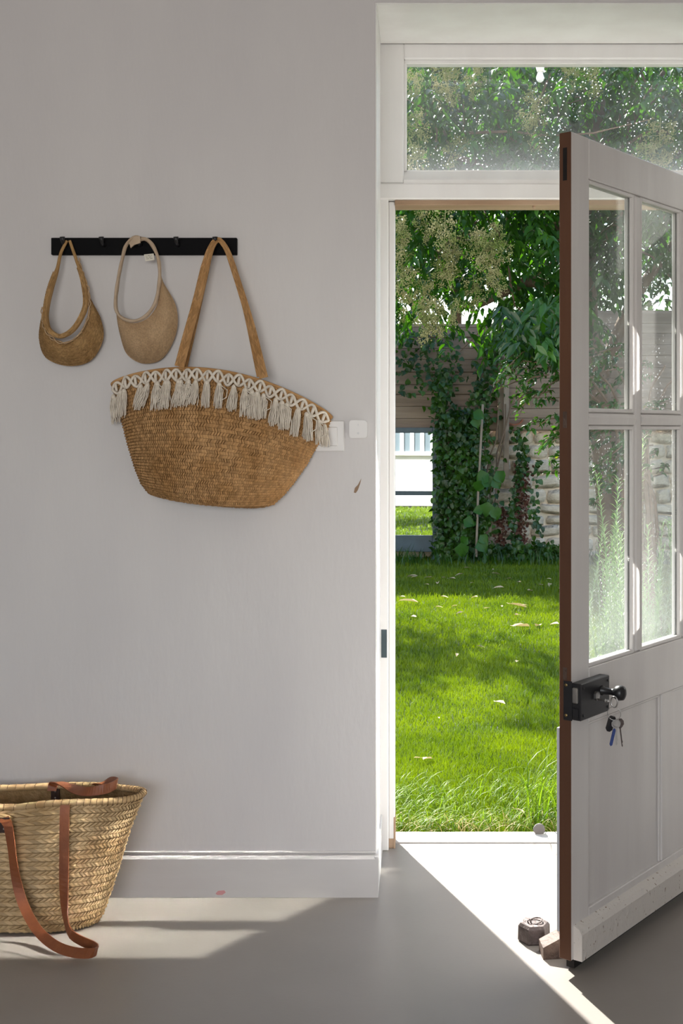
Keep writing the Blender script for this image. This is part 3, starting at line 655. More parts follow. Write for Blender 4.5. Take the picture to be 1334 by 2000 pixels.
# v: L(x,y) R(x,y) arc-height depth
TAB = [(0, 211, 750, 645, 814, 58, .055), (.14, 219, 786, 634, 846, 55, .072), (.3, 232, 825, 616, 872, 38, .098), (.5, 245, 872, 596, 908, 18, .128), (.7, 259, 914, 572, 942, 0, .150),
       (.85, 272, 944, 551, 968, -8, .152), (.94, 284, 960, 532, 985, -9, .13), (1, 300, 969, 508, 992, -6, .05)]
jl = np.array(tuple(jb.location))
def tote(U, V):
    """U 0..1 from left to right edge over the front, V 0 top..1 bottom"""
    lx, ly, rx, ry, arc, dep = lerp_tab(np.clip(V, -.02, 1), TAB)
    a = U*PI; t = (1-np.cos(a))/2
    X = lx+(rx-lx)*t; Y = ly+(ry-ly)*t - arc*np.sin(PI*np.clip(t, 0, 1))**.75
    off = .012+dep*np.abs(np.sin(np.clip(a, 0, PI)))**.8*.9
    x = (X-CX)*(DW-.06)/F; z = H-(Y-CY)*(DW-.06)/F
    return np.stack([x, DW-off, z], -1)-jl
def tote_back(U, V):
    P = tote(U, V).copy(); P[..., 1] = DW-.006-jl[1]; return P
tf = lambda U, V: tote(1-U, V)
sheet(lambda U, V: tote(U, V), 60, 30, m_jute_d, 'lining', jb, off=.002)  # dark sheet behind the strands puts shade into the weave gaps
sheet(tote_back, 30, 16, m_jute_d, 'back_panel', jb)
weave_obj('body', tote, 105, 42, m_jute, jb, h=-.0034, shear=.55, jit=.25)
# bound rim
rimP = [Vector(tote(np.array(u_), np.array(0.0))) for u_ in np.linspace(0, 1, 80)]
MB().tube(rimP, .0045, 7).build('rim', m_jute, jb, True)
# macrame chain along the rim
def rim_pt(u_, v_, o=0.0):
    p = Vector(tote(np.array(float(u_)), np.array(float(v_)))); p.y -= o; return p
def u_of_t(t): return math.acos(1-2*min(max(t, 0), 1))/PI
k = MB(); NW = 21
for ph in (0, PI):
    pts = []
    for i in range(420):
        t = i/419; s = t*NW*PI+ph
        v = .05+.040*math.sin(s)+.008*math.sin(t*61); pts.append(rim_pt(u_of_t(.004+.992*t), v, .008+.005*math.cos(s*1.0+ph)))
    k.tube(pts, .0042, 6)
for i in range(NW):
    t = (i+.5)/NW; pts = [rim_pt(u_of_t(t), .02+.06*j/4, .009+.004*math.sin(PI*j/4)) for j in range(5)]; k.tube(pts, .0042, 6)
o = k.build('knotted_cord', m_cotton, jb, True); tag(o, 'cream cotton cord knotted along the rim')
def tassel_mesh(seed, tangled=False):
    r = random.Random(seed); k = MB(); n = 34; L = .078
    k.lathe([(.003, .0), (.0062, -.004), (.0068, -.009), (.0052, -.014)][::-1], (0, 0, 0), (0, 0, 1), 10)
    for i in range(n):
        q = 2*PI*i/n*2.4; rad = math.sqrt((i+.5)/n); bx, by = math.cos(q)*rad, math.sin(q)*rad
        l = L*r.uniform(.88, 1.06); f = r.uniform(.8, 1.25); w1, w2 = r.uniform(-.003, .003), r.uniform(-.003, .003)
        pts = []
        for j in range(7):
            h = j/6; sp = .0055+.0085*f*min(1, h*1.6)**.8
            pts.append(Vector((bx*sp+w1*math.sin(h*5+i)+w2*h, by*sp*.6-.001*h, -.006-l*h)))
        if tangled and i % 9 == 0:
            pts = [Vector((bx*.006, by*.004, -.01)), Vector((bx*.02+.012, -.006, -.03)), Vector((bx*.02+.010, -.008, -.055)), Vector((bx*.006, -.005, -.065)), Vector((-bx*.01, -.004, -.05))]
        k.tube(pts, [.0015]*(len(pts)-1)+[.0010], 4, cap=False)
    return k.mesh('tassel')
tms = [tassel_mesh(s, s % 3 == 0) for s in range(5)]
for t in tms: t.materials.append(m_cotton); t.polygons.foreach_set('use_smooth', [True]*len(t.polygons))
TX = [213, 231, 238, 274, 289, 308, 325, 330, 350, 356, 372, 386, 407, 432, 461, 484, 497, 507, 520, 544, 556, 566, 588, 604, 611, 628, 640]
for i, X in enumerate(TX):
    t = (X-211)/(645-211); p = rim_pt(u_of_t(t), .085, .014); pb = rim_pt(u_of_t(t), .36, .016); tl_ = -math.atan2(p.y-pb.y, .10)
    o = bpy.data.objects.new('tassel', tms[i % 5]); C.objects.link(o); o.parent = jb; o.location = p
    o.rotation_euler = (tl_+random.uniform(-.06, .02), random.uniform(-.14, .14)+(.28 if 8 < i < 12 or 2 < i < 5 else 0)*.8, 0); s = random.uniform(.88, 1.02)*(.85 if i > 23 else 1); o.scale = (s, s, s)
# straps
def strap(name, pts, offs, width, parent, mt, nlen, cols, h=.0025, depth_tilt=0.0):
    P = catmull(rel(to_wall(pts, offs), parent), 90)
    tg = np.gradient(P, axis=0); tg /= np.linalg.norm(tg, axis=1, keepdims=True)
    ac = np.cross(tg, np.array([0, 1.0, 0])); ac /= np.linalg.norm(ac, axis=1, keepdims=True)
    wv = np.broadcast_to(np.asarray(width), (90,)) if np.ndim(width) else np.full(90, width)
    ac2 = ac*wv[:, None]
    f = ribbon_surf(P, ac2, 1.0); V, Fc = weave(f, nlen, cols, h=h, shear=1.1, jit=.15)
    n = len(V); Pb = P+[0, .0015, 0]
    k = MB(); g = np.stack([P-ac2*.48, P+ac2*.48], 1); g2 = g.copy(); g2[..., 1] += .006
    V = V.tolist(); Fl = Fc.tolist()
    G = np.stack([P-ac2*.5, P-ac2*.5+[0, .006, 0], P+ac2*.5+[0, .006, 0], P+ac2*.5, P-ac2*.5], 1)
    k.grid(G); k.add(V, Fl); return k.build(name, mt, parent, True)
t9 = np.linspace(0, 1, 90)
wst = np.interp(t9, [0, .35, .46, .5, .54, .65, 1], [.027, .024, .016, .014, .015, .017, .024])
strap('strap', [(350, 716), (366, 655), (384, 590), (402, 515), (413, 482), (424, 468), (434, 474), (447, 497), (466, 555), (490, 635), (515, 738)], [.085, .075, .065, .06, .058, PEG, .054, .058, .07, .085, .10], wst, jb, m_jute, 74, 4, h=.0034)
strap('strap', [(358, 716), (376, 640), (394, 560), (410, 492), (420, 470), (430, 470), (440, 482), (458, 535), (480, 606), (508, 735)], [.03, .03, .03, .03, PEG-.014, PEG-.014, .03, .03, .03, .03], wst*.8, jb, m_jute, 70, 3, h=.0034)

# ================================================================ FLOOR BASKET
BX, BD, BH = -1.052, 3.325, .347
fb = empty('straw_basket', (BX, BD, 0)); tag(fb, 'plaited palm-leaf market basket with brown leather handles standing on the floor by the wall', 'basket')
def bsk(U, V):
    """U around 0..1 (0.25 = front), V 0 floor .. 1 rim"""
    a = U*2*PI; v = np.clip(V, 0, 1.05)
    hw = np.interp(v, [0, .03, .1, .4, .7, 1.0, 1.05], [.172, .186, .197, .232, .262, .302, .306])
    hd = np.interp(v, [0, .03, .1, .4, .7, 1.0, 1.05], [.075, .090, .098, .108, .108, .092, .090])
    ca, sa = np.cos(a), np.sin(a); e = .82
    x = hw*np.sign(ca)*np.abs(ca)**e; y = -hd*np.sign(sa)*np.abs(sa)**e
    front = np.clip(sa, 0, 1)
    dent = np.exp(-((x+.02)/.07)**2)*front*v**5; fold = np.exp(-((x-.03)/.10)**2)*front*np.exp(-((v-.45)/.3)**2)
    y = y + .035*dent + .012*fold - .006*np.sin(x*26)*front*np.sin(v*3)
    z = v*BH*(1-.02*front*v) - .016*dent - .012*np.clip(-sa, 0, 1)*v + .004*np.sin(x*14)*v
    return np.stack([x, y, z], -1)
NB = 14
for j in range(NB):
    weave_obj('plait', bsk, 96, 2, m_palm, fb, h=-.0052, shear=1.0, v0=.012+j*(.985/NB), v1=.012+(j+1)*(.985/NB)-.004, jit=.2, flip0=0)
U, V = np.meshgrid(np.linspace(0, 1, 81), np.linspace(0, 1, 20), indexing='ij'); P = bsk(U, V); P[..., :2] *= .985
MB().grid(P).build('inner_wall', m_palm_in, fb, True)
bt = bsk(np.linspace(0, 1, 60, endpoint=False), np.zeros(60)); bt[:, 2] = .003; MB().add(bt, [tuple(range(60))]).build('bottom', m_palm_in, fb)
k = MB(); rp = bsk(np.linspace(0, 1, 360, endpoint=False), np.full(360, 1.0)); k.tube([Vector(p)+Vector((0, 0, .004)) for p in rp], [.0085+.0012*abs(math.sin(i*.55)) for i in range(360)], 8, closed=True)
k.build('rolled_rim', m_palm, fb, True)
k = MB()
for i in range(0, 90):
    p = Vector(bsk(np.array(i/90+.001), np.array(1.0)))+Vector((0, 0, .004)); q = Vector(bsk(np.array(i/90+.004), np.array(1.0)))+Vector((0, 0, .004)); d = (q-p).normalized(); s_ = d.cross(Vector((0, 0, 1)))
    k.tube([p+d*(.004*(c/3.5))+(s_*math.cos(c*.9)+Vector((0, 0, 1))*math.sin(c*.9))*.0101 for c in range(7)], .0007, 4)
tag(k.build('rim_stitching', mat('dark_stitch', (.10, .055, .025), rough=.8), fb), 'dark stitches around the rim', kind='stuff')
def leather(name, pts, ups, width=.025, th=.0028, root=fb, label=None):
    """pts world positions, ups: vectors across the strap"""
    P = catmull(pts, 70); A = catmull(ups, 70); P = P-np.array(tuple(root.location)); tg = np.gradient(P, axis=0); tg /= np.linalg.norm(tg, axis=1, keepdims=True)
    A = A-tg*np.sum(A*tg, 1, keepdims=True); A /= np.linalg.norm(A, axis=1, keepdims=True); Nn = np.cross(tg, A)
    G = np.stack([P-A*width/2-Nn*th/2, P-A*width/2+Nn*th/2, P+A*width/2+Nn*th/2, P+A*width/2-Nn*th/2, P-A*width/2-Nn*th/2], 1)
    k = MB(); k.grid(G); k.add(G[0, :4], [(0, 1, 2, 3)]); k.add(G[-1, :4], [(3, 2, 1, 0)]); o = k.build(name, m_leather, root)
    if label: tag(o, label)
    return o
Xa = Vector((1, 0, 0)); Za = Vector((0, 0, 1)); Ya = Vector((0, 1, 0))
leather('handle', [at(127, 1572, 3.222), at(126, 1600, 3.216), at(125, 1680, 3.205), at(125, 1740, 3.195), at(128, 1790, 3.17), at(137, 1822, 3.13), at(160, 1838, 3.11), at(183, 1848, 3.10),
        at(190, 1856, 3.07), at(176, 1862, 3.045), at(140, 1859, 3.06), at(105, 1845, 3.09), at(72, 1815, 3.13), at(45, 1765, 3.17), at(30, 1710, 3.19), at(22, 1650, 3.20), at(14, 1606, 3.215), at(2, 1600, 3.225)],
        [Xa, Xa, Xa, Xa, Xa*.9+Za*.2, Xa*.5+Za*.5, Za, Za, Za, Za, Za*.9+Xa*.1, Za*.7+Xa*.5, Za*.5+Xa*.8, Xa*.9+Za*.3, Xa, Xa, Xa*.9-Ya*.4, Xa], label='front leather handle drooping to the floor')
leather('handle', [at(101, 1545, 3.40), at(104, 1532, 3.405), at(114, 1528, 3.39), at(132, 1535, 3.35), at(150, 1543, 3.31), at(172, 1546, 3.28), at(205, 1541, 3.29), at(226, 1532, 3.32), at(226, 1527, 3.36), at(210, 1526, 3.39), at(190, 1534, 3.405), at(180, 1545, 3.41)],
        [Xa, Xa, Xa*.6+Ya*.5, Za*.5+Ya*.8, Za*.9+Ya*.4, Za, Za, Za, Za, Za, Za*.7+Xa*.4, Xa], label='rear leather handle resting over the rim')
for (X, Y, D, wv_) in ((126, 1590, 3.224, .010), (8, 1612, 3.219, .014), (108, 1552, 3.412, .012)):
    p = at(X, Y, D)-fb.location; bxo('handle_patch', m_lblack, fb, p.x-wv_, p.y-.001, p.z-.020, p.x+wv_, p.y+.003, p.z+.020, b=.001); hp = C.objects[-1]
    for dz in (-.009, .009): MB().lathe([(.003, 0), (.002, .0015)], (p.x-.0, p.y-.001, p.z+dz), (0, -1, 0), 8).build('rivet', m_steel, hp, True)

# ================================================================ GARDEN
tag(MB().box(-9, 4.056, -.3, 12, 30, -.035).build('ground', m_soil), 'ground under the lawn', kind='structure')
def blades(n, xs, ys, h0, h1, wd, lean, z0=-.036, bend=1.0):
    a = rng.uniform(0, 2*PI, n); Lg = rng.uniform(h0, h1, n); ln = rng.uniform(0, lean, n); d = np.stack([np.cos(a), np.sin(a)], 1)
    q = rng.uniform(0, 2*PI, n); s = np.stack([np.cos(q), np.sin(q)], 1)*np.asarray(wd)[..., None]/2 if np.ndim(wd) else np.stack([np.cos(q), np.sin(q)], 1)*wd/2
    B = np.stack([xs, ys, np.full(n, z0)], 1)
    def pt(t, w_):
        p = B.copy(); p[:, :2] += d*(Lg*ln*t**(1+bend))[:, None]; p[:, 2] += Lg*t*np.sqrt(np.maximum(.12, 1-(ln*t*.8)**2)); r = p.copy(); l = p.copy(); l[:, :2] += s*w_; r[:, :2] -= s*w_; return l, r, p
    l0, r0, _ = pt(0, 1); l1, r1, _ = pt(.55, .8); _, _, tp = pt(1, 0)
    V = np.stack([l0, r0, r1, l1, tp], 1).reshape(-1, 3)
    q = np.array([[0, 1, 2], [0, 2, 3], [3, 2, 4]]); Fc = (np.arange(n)[:, None, None]*5+q[None]).reshape(-1, 3)
    return V, Fc
Vs, Fs, off = [], [], 0
def addb(r):
    global off
    V, Fc = r; Vs.append(V); Fs.append(Fc+off); off += len(V)
for (d0, d1, dens, hh, wd_) in ((4.07, 5.5, 26000, (.02, .045), .0028), (5.5, 7.5, 14000, (.02, .042), .0036), (7.5, 10, 7500, (.02, .045), .005), (10, 13, 4200, (.025, .055), .007)):
    x0 = -.035*d1-.05; x1 = .225*d1; n = int(dens*(x1-x0)*(d1-d0)); addb(blades(n, rng.uniform(x0, x1, n), rng.uniform(d0, d1, n), *hh, wd_, .75))
n = 60000; xs = rng.uniform(-4, 6, n); ys = rng.uniform(4.07, 13, n); m_ = (xs < -.035*ys) | (xs > .225*ys); addb(blades(m_.sum(), xs[m_], ys[m_], .025, .05, .012, .8))
lawn = link('lawn', fast_mesh('lawn', np.concatenate(Vs), np.concatenate(Fs)), m_grass); tag(lawn, 'short mown green grass of the lawn', 'grass', kind='stuff')
# longer grass at the sill and at the wall foot
def ribbons(name, n, box, L, wd, m, flop=(.3, 1.2), seg=6, zb_=-.036):
    V = []; Fc = []; k = 0
    for i in range(n):
        x = random.uniform(box[0], box[1]); y = box[2]+(box[3]-box[2])*random.random()**1.3; a = random.uniform(0, 2*PI); l = random.uniform(*L); fl = random.uniform(*flop); wv_ = random.uniform(.7, 1.2)*wd
        d = Vector((math.cos(a), math.sin(a), 0)); s_ = d.cross(Za); el = PI/2; p = Vector((x, y, zb_))
        if y < 4.13 and d.y < 0: d.y *= -.3; d.normalize(); s_ = d.cross(Za)
        for j in range(seg+1):
            w_ = wv_*(1-(j/seg)**2)*.5+.0002; V += [p+s_*w_, p-s_*w_]
            if j: Fc.append((k-2, k-1, k+1, k)); 
            k += 2; p = p+(d*math.cos(el)+Za*math.sin(el))*(l/seg); el -= fl*1.9/seg
            p.z = max(p.z, zb_+.012)
    V = np.array([tuple(v) for v in V]); return link(name, fast_mesh(name, V, np.array(Fc)), m, None, True)
tag(ribbons('long_grass', 2600, (-.35, 1.3, 4.075, 4.60), (.05, .16), .0034, m_long, (.8, 1.6)), 'longer uncut grass along the outer edge of the door sill', 'grass', kind='stuff')
tag(ribbons('long_grass', 90, (.36, .62, 4.15, 4.5), (.20, .34), .0055, m_long, (.5, 1.1)), 'tall arching tuft of grass beside the door on the right', 'grass', kind='stuff')
tag(ribbons('dry_grass', 420, (-.3, 1.2, 4.07, 4.22), (.04, .11), .003, m_drygrass, (.6, 1.4)), 'dry straw-coloured grass lying against the sill', 'grass', kind='stuff')
tag(ribbons('wall_foot_grass', 900, (-.6, 3.2, 12.2, 12.85), (.06, .24), .012, m_ivy, (.3, 1.0)), 'darker long grass growing at the foot of the garden wall', 'grass', kind='stuff')
# fallen leaves
lf = [one_leaf('fallen_leaf', 1, .42, .25, .2), one_leaf('fallen_leaf', 1, .3, .35, -.1)]
for m in lf: m.materials.append(m_dead)
FL = [(817, 1177, .16), (1030, 1187, .17), (1012, 1184, .07), (850, 1185, .07), (905, 1196, .06), (1005, 1202, .09), (1092, 1219, .09), (1035, 1224, .2), (1055, 1222, .12), (802, 1205, .09), (893, 1277, .05), (930, 1262, .06),
      (1008, 1294, .05), (987, 1376, .09), (826, 1485, .07), (808, 1481, .04), (855, 1402, .03), (890, 1131, .11), (960, 1120, .10), (1040, 1155, .11), (1075, 1140, .09), (845, 1128, .09), (795, 1127, .12), (815, 1127, .08), (838, 1143, .06),
      (855, 1138, .12), (905, 1121, .1), (925, 1138, .05), (933, 1166, .08), (1010, 1138, .11), (985, 1148, .1), (1000, 1130, .07), (1060, 1143, .07), (860, 1165, .08), (780, 1166, .06), (1025, 1590, .06), (893, 1183, .05), (945, 1189, .05), (980, 1186, .05), (870, 1128, .06), (1078, 1132, .05), (1090, 1150, .08), (965, 1112, .06), (905, 1109, .08)]
for i, (X, Y, L_) in enumerate(FL):
    D = F*(H+.0)/(Y-CY); p = at(X, Y, D)
    o = bpy.data.objects.new('fallen_leaf', lf[i % 2]); C.objects.link(o); o.location = (p.x, D, .003); o.scale = (L_,)*3
    o.rotation_euler = (random.uniform(-.3, .3), random.uniform(-.2, .2), random.uniform(0, 6.28)); 
    big = {0: 'long white leaf lying at the far left edge of the sunlit lawn', 1: 'long pale leaf lying at the far edge of the sunlit lawn near the middle', 7: 'largest feather-like pale leaf on the sunlit lawn, toward the door edge', 13: 'single pale leaf in the middle of the sunlit lawn', 14: 'thin pale leaf at the left just behind the long grass', 35: 'brown curled leaf lying in the long grass by the door', 6: 'yellow leaf lying right beside the open door edge', 10: 'small tan leaf in the shaded middle of the lawn'}
    if i in big: tag(o, big[i], 'leaf', 'fallen leaves on the lawn')
    else: tag(o, 'small dry fallen leaf among the scatter on the lawn', 'leaf', 'fallen leaves on the lawn')

# garden wall
GD = 13.0; GH = 1.36
gw = empty('garden_wall', (1.3, GD, -.035)); tag(gw, 'low rubble stone wall with cream limewash at the end of the garden', 'wall')
MB().box(-6, 0, -.05, 6, .4, GH).build('mortar_bed', m_stone, gw)
def stone_mesh(w_, h_, r):
    nx, nz = 6, 6; P = np.zeros((nx, nz, 3)); sp_ = [-1, -.9, -.35, .35, .9, 1]
    for i in range(nx):
        for j in range(nz):
            a = sp_[i]; b = sp_[j]; e_ = max(abs(a), abs(b)); q = 1-.14*(abs(a*b))**3
            P[i, j] = (a*w_/2*q+r.uniform(-.05, .05)*w_, (-.022 if e_ < .95 else .005)+r.uniform(-.012, .012), b*h_/2*q+r.uniform(-.05, .05)*h_)
    k = MB().grid(P); 
    m = k.mesh('stone'); m.materials.append(m_stone); m.polygons.foreach_set('use_smooth', [True]*len(m.polygons)); return m
rr_ = random.Random(3); z = -.02; row = 0; ns = 0
sms = {}
while z < GH-.06 and ns < 290:
    h_ = rr_.uniform(.10, .17); x = -1.0-.1*(row % 2)
    while x < 1.7:
        w_ = rr_.uniform(.14, .36)
        key = (round(w_, 1), rr_.randrange(3))
        if key not in sms: sms[key] = stone_mesh(1, 1, rr_)
        o = bpy.data.objects.new('stone', sms[key]); C.objects.link(o); o.parent = gw; o.location = (x+w_/2, 0, z+h_/2); o.scale = (w_-.006, 1, h_-.006); o.rotation_euler = (0, rr_.uniform(-.12, .12), 0); ns += 1
        x += w_
    z += h_; row += 1
for i, (X, Y, rz_) in enumerate(((879, 818, 0), (975, 806, .5), (1004, 817, -.1))):
    k = MB(); pr = [(.0, .0)]; 
    pp = [(.10*math.cos(q), .075*math.sin(q)) for q in np.linspace(PI, 2*PI, 9)]+[(.085*math.cos(q), .058*math.sin(q)) for q in np.linspace(2*PI, PI, 9)]
    k.prism(pp, (0, 0, 0), (1, 0, 0), (0, 0, 1), (0, .25, 0)); o = k.build('coping_tile', m_terra, gw); p = at(X, Y, GD-.15); o.location = p-gw.location; o.rotation_euler = (0, -rz_, 0)
# plank fence over the wall
pf = empty('plank_fence', (1.3, GD-.08, .0)); tag(pf, 'weathered horizontal plank fence standing above the stone wall', 'fence')
fr_ = random.Random(5)
def plank_row(x0, x1, z0, z1, y=0):
    z = z0; 
    while z < z1-.03:
        h_ = min(fr_.uniform(.10, .135), z1-z); a = x0
        k = MB().box(x0-1.3, y-.014+fr_.uniform(-.008, .008), z, x1-1.3, y+.012, z+h_-.003, b=.004).box(x0-1.3, y+.013, z-.01, x1-1.3, y+.018, z+h_+.01); k.build('plank', m_fence, pf); z += h_
xs_ = (975-820)*GD/F
plank_row(-.55, xs_-.02, 1.33, 2.44); plank_row(-2.6, -.58, 1.33, 2.44); plank_row(-4.6, -2.62, 1.33, 2.44)
plank_row(xs_+.06, 2.9, 1.33, 2.60, -.01); plank_row(2.96, 5.2, 1.33, 2.6, -.01)
for x, zt in ((xs_+.02, 2.68), (-.57, 2.5), (-2.6, 2.5), (2.93, 2.66)):
    k = MB(); k.box(x-1.34, -.07, 1.2, x-1.26, .0, zt, b=.004); k.box(x-1.35, -.08, zt, x-1.25, .01, zt+.03, b=.004); k.build('post', m_post, pf)
xr_ = (989-820)*(GD-.2)/F
tag(MB().box(xr_-.028-1.3, -.12, .82, xr_+.028-1.3, -.085, 2.10, b=.003).build('batten', m_post, pf), 'pale upright batten')
# mirror window leaning at the wall
MD = 12.82; mw = empty('garden_mirror', (at(845, 840, MD).x-.52, MD, -.03), math.radians(-4.0)); tag(mw, 'dark slate framed mirror window leaning against the garden wall reflecting lawn and house', 'mirror')
zt_, zb2 = 1.30+.03, .235+.03; zm = 1.33-(963-840)*MD/F+.03; Wm = .62
def mbx(n_, m, *a, b=.004): return bxo(n_, m, mw, *a, b=b)
mbx('mirror_frame', m_slate, Wm-.10, -.03, 0, Wm-.02, .04, zt_+.06); mbx('mirror_frame', m_slate, -Wm, -.03, 0, -Wm+.08, .04, zt_+.06)
mbx('mirror_frame', m_slate, -Wm+.08, -.028, zt_, Wm-.10, .04, zt_+.055); mbx('mirror_frame', m_slate, -Wm+.08, -.028, zb2-.17, Wm-.10, .04, zb2)
mbx('mirror_frame', m_slate, -Wm+.08, -.025, zm-.022, Wm-.10, .03, zm+.022)
mbx('mirror_glass', m_mirror, -Wm+.07, .0, zm+.01, Wm-.09, .01, zt_+.01, b=0); mbx('mirror_glass', m_mirror, -Wm+.07, .0, zb2-.01, Wm-.09, .01, zm-.01, b=0)

# ---------------- ivy
def rnd_dirs(n, down=.5, out=(0, -1, 0), spread=1.0):
    d = rng.normal(0, 1, (n, 3)); d[:, 2] -= down; return d/np.linalg.norm(d, axis=1, keepdims=True)
iv = empty('ivy', (at(925, 1085, 12.8).x, 12.8, 0)); tag(iv, 'dense dark ivy climbing the middle of the garden wall and fence', 'plant')
def ivy_mask(X, Y):
    core = np.exp(-((X-908)/(29+ (Y-830)*.02))**2)*((Y > 800) & (Y < 1095))*1.9
    up = np.exp(-((X-(968-(Y-640)*.2))/22)**2)*((Y > 640) & (Y <= 860))*.5
    lft = np.exp(-((Y-(700+(860-X)*-.2))/60)**2)*((X > 775) & (X < 900))*.2
    edge = np.exp(-((X-862)/12)**2)*((Y > 720) & (Y < 1085))*.9
    s1 = np.exp(-((X-(1008+8*np.sin(Y*.03)))/7)**2)*((Y > 830) & (Y < 1085))*.42
    s2 = np.exp(-((X-(1046+5*np.sin(Y*.05)))/6)**2)*((Y > 900) & (Y < 1085))*.35
    s3 = np.exp(-((X-1022)/10)**2)*((Y > 860) & (Y < 960))*.2
    ft = (Y > 1062)*.8
    return core+up+lft+edge+s1+s2+s3+ft
n = 60000; X = rng.uniform(772, 1130, n); Y = rng.uniform(640, 1092, n); ok = rng.uniform(0, 1, n) < ivy_mask(X, Y)*.30; ok &= ~((X < 846) & (Y > 850)); X, Y = X[ok], Y[ok]
D = rng.uniform(12.62, 12.86, len(X)); P = np.stack([(X-CX)*D/F, D, H-(Y-CY)*D/F], 1); P[:, 2] = np.maximum(P[:, 2], .02)
P[:, 1] -= .10*np.exp(-((X-915)/45)**2)*((Y > 850))
dn = rnd_dirs(len(P), .9); dn[:, 1] = -np.abs(dn[:, 1])*.6; nn = rng.normal(0, .6, (len(P), 3))+[0, -.8, .6]
L_ = rng.uniform(.04, .075, len(P)); loc = np.array(tuple(iv.location)); order = np.argsort(-L_-(P[:, 1] < 12.7)*.02); fi = order[:290]; ri = order[290:]
ivm = one_leaf('leaf', 1, .95, .12, .2); ivm.materials.append(m_ivy)
leaf_objects(ivm, P[fi], dn[fi], nn[fi], L_[fi], iv)
leaves('foliage', P[ri]-loc, dn[ri], nn[ri], L_[ri], L_[ri]*.95, m_ivy, iv, kind='stuff')
k = MB()
for i in range(14):
    X0 = random.uniform(880, 960); x1_ = X0+random.uniform(-30, 60); pts = [at(X0+(x1_-X0)*t+6*math.sin(t*9+i), 1085-t*random.uniform(280, 300), 12.72) for t in [j/9 for j in range(10)]]
    k.tube([p-iv.location for p in pts], .009, 5)
k.build('stem', m_bark, iv)
# bright vine leaves in front
vn = empty('vine', (at(930, 1080, 12.5).x, 12.5, 0)); tag(vn, 'young vine with bright lobed leaves on a cane in front of the ivy', 'plant')
k = MB().tube([at(930, 1088, 12.5)-vn.location, at(934, 960, 12.5)-vn.location, at(941, 830, 12.55)-vn.location, at(943, 790, 12.6)-vn.location], .012, 6); k.build('cane', m_post, vn)
vm = one_leaf('leaf', 1, 1.05, .1, .2); vm.materials.append(m_ivyb)
VL = [(952, 925), (958, 950), (966, 935), (950, 980), (962, 990), (915, 1020), (905, 1015), (935, 938), (945, 995), (900, 1060), (935, 1055), (920, 805), (927, 815), (940, 1045), (912, 1050), (968, 920)]
P = np.array([tuple(at(a_+random.uniform(-4, 4), b_, 12.45)) for a_, b_ in VL]); leaf_objects(vm, P, rnd_dirs(len(P), .8)*[1, .3, 1], np.tile([0, -1., .4], (len(P), 1)), [random.uniform(.11, .17) for _ in P], vn)
# red dead creeper on the wall
dc = empty('dry_creeper', (at(1020, 1080, 12.8).x, 12.8, 0)); tag(dc, 'reddish dry creeper strands on the cream stone wall', 'plant')
n = 520; Y = rng.uniform(900, 1075, n); X = 1020+rng.normal(0, 7, n)-(Y > 990)*4; X[:130] = 980+rng.normal(0, 6, 130); Y[:130] = rng.uniform(990, 1070, 130)
P = np.stack([(X-CX)*12.8/F, rng.uniform(12.78, 12.88, n), H-(Y-CY)*12.8/F], 1)-np.array(tuple(dc.location)); leaves('foliage', P, rnd_dirs(n, 1), rng.normal(0, .5, (n, 3))+[0, -1, 0], .045, .03, m_red, dc, kind='stuff')

# ---------------- the big flowering tree
TR = Vector((1.48, 9.3, -.035)); tr_ = empty('flowering_tree', TR); tag(tr_, 'broad evergreen tree with hanging cream flower heads over the lawn', 'tree')
k = MB(); rel3 = lambda L: [Vector(p)-TR for p in L]
k.tube(rel3([(1.50, 9.3, -.05), (1.44, 9.3, .8), (1.36, 9.28, 1.5), (1.26, 9.25, 2.1), (1.22, 9.2, 2.7), (1.30, 9.1, 3.4), (1.35, 9.0, 4.2)]), [.13, .105, .095, .09, .08, .06, .03], 12)
k.build('trunk', m_bark, tr_, True)
BR = [([(1.27, 9.25, 2.0), (1.05, 9.1, 2.32), (.80, 9.0, 2.42), (.62, 8.9, 2.33), (.42, 8.8, 2.22)], [.065, .055, .045, .035, .02]),
      ([(1.24, 9.2, 2.5), (.9, 9.0, 2.9), (.5, 8.8, 3.2), (.1, 8.7, 3.3)], [.06, .045, .03, .015]),
      ([(1.25, 9.2, 2.6), (1.6, 9.0, 3.0), (2.1, 8.8, 3.3), (2.5, 8.6, 3.35)], [.06, .045, .03, .015]),
      ([(1.3, 9.1, 3.0), (1.5, 8.9, 3.5), (1.75, 8.8, 3.9)], [.045, .03, .015]), ([(1.3, 9.1, 3.2), (1.0, 9.0, 3.7), (.7, 8.9, 4.1)], [.045, .03, .015]),
      ([(.5, 8.8, 3.2), (.2, 8.6, 2.9), (0, 8.4, 2.6)], [.02, .014, .007]), ([(1.36, 9.28, 1.7), (1.6, 9.2, 2.3), (1.95, 9.1, 2.8)], [.06, .045, .03])]
for p, r in BR: 
    q = catmull(rel3(p), 12); k = MB().tube([Vector(a_) for a_ in q], list(np.interp(np.linspace(0, 1, 12), np.linspace(0, 1, len(r)), r)), 8); k.build('branch', m_bark, tr_, True)
k = MB()
for i in range(90):
    a0 = Vector((random.uniform(.0, 2.6), random.uniform(8.3, 9.4), random.uniform(2.7, 4.2))); d = Vector((random.gauss(0, .5), random.gauss(0, .3), random.gauss(0, .5)))
    pts = [a0+d*t+Vector((.05*math.sin(t*7+i), 0, .06*math.cos(t*5+i))) for t in (0, .25, .5, .75, 1)]; k.tube([p-TR for p in pts], [.012, .010, .008, .006, .003], 5)
k.build('twigs', m_bark, tr_)
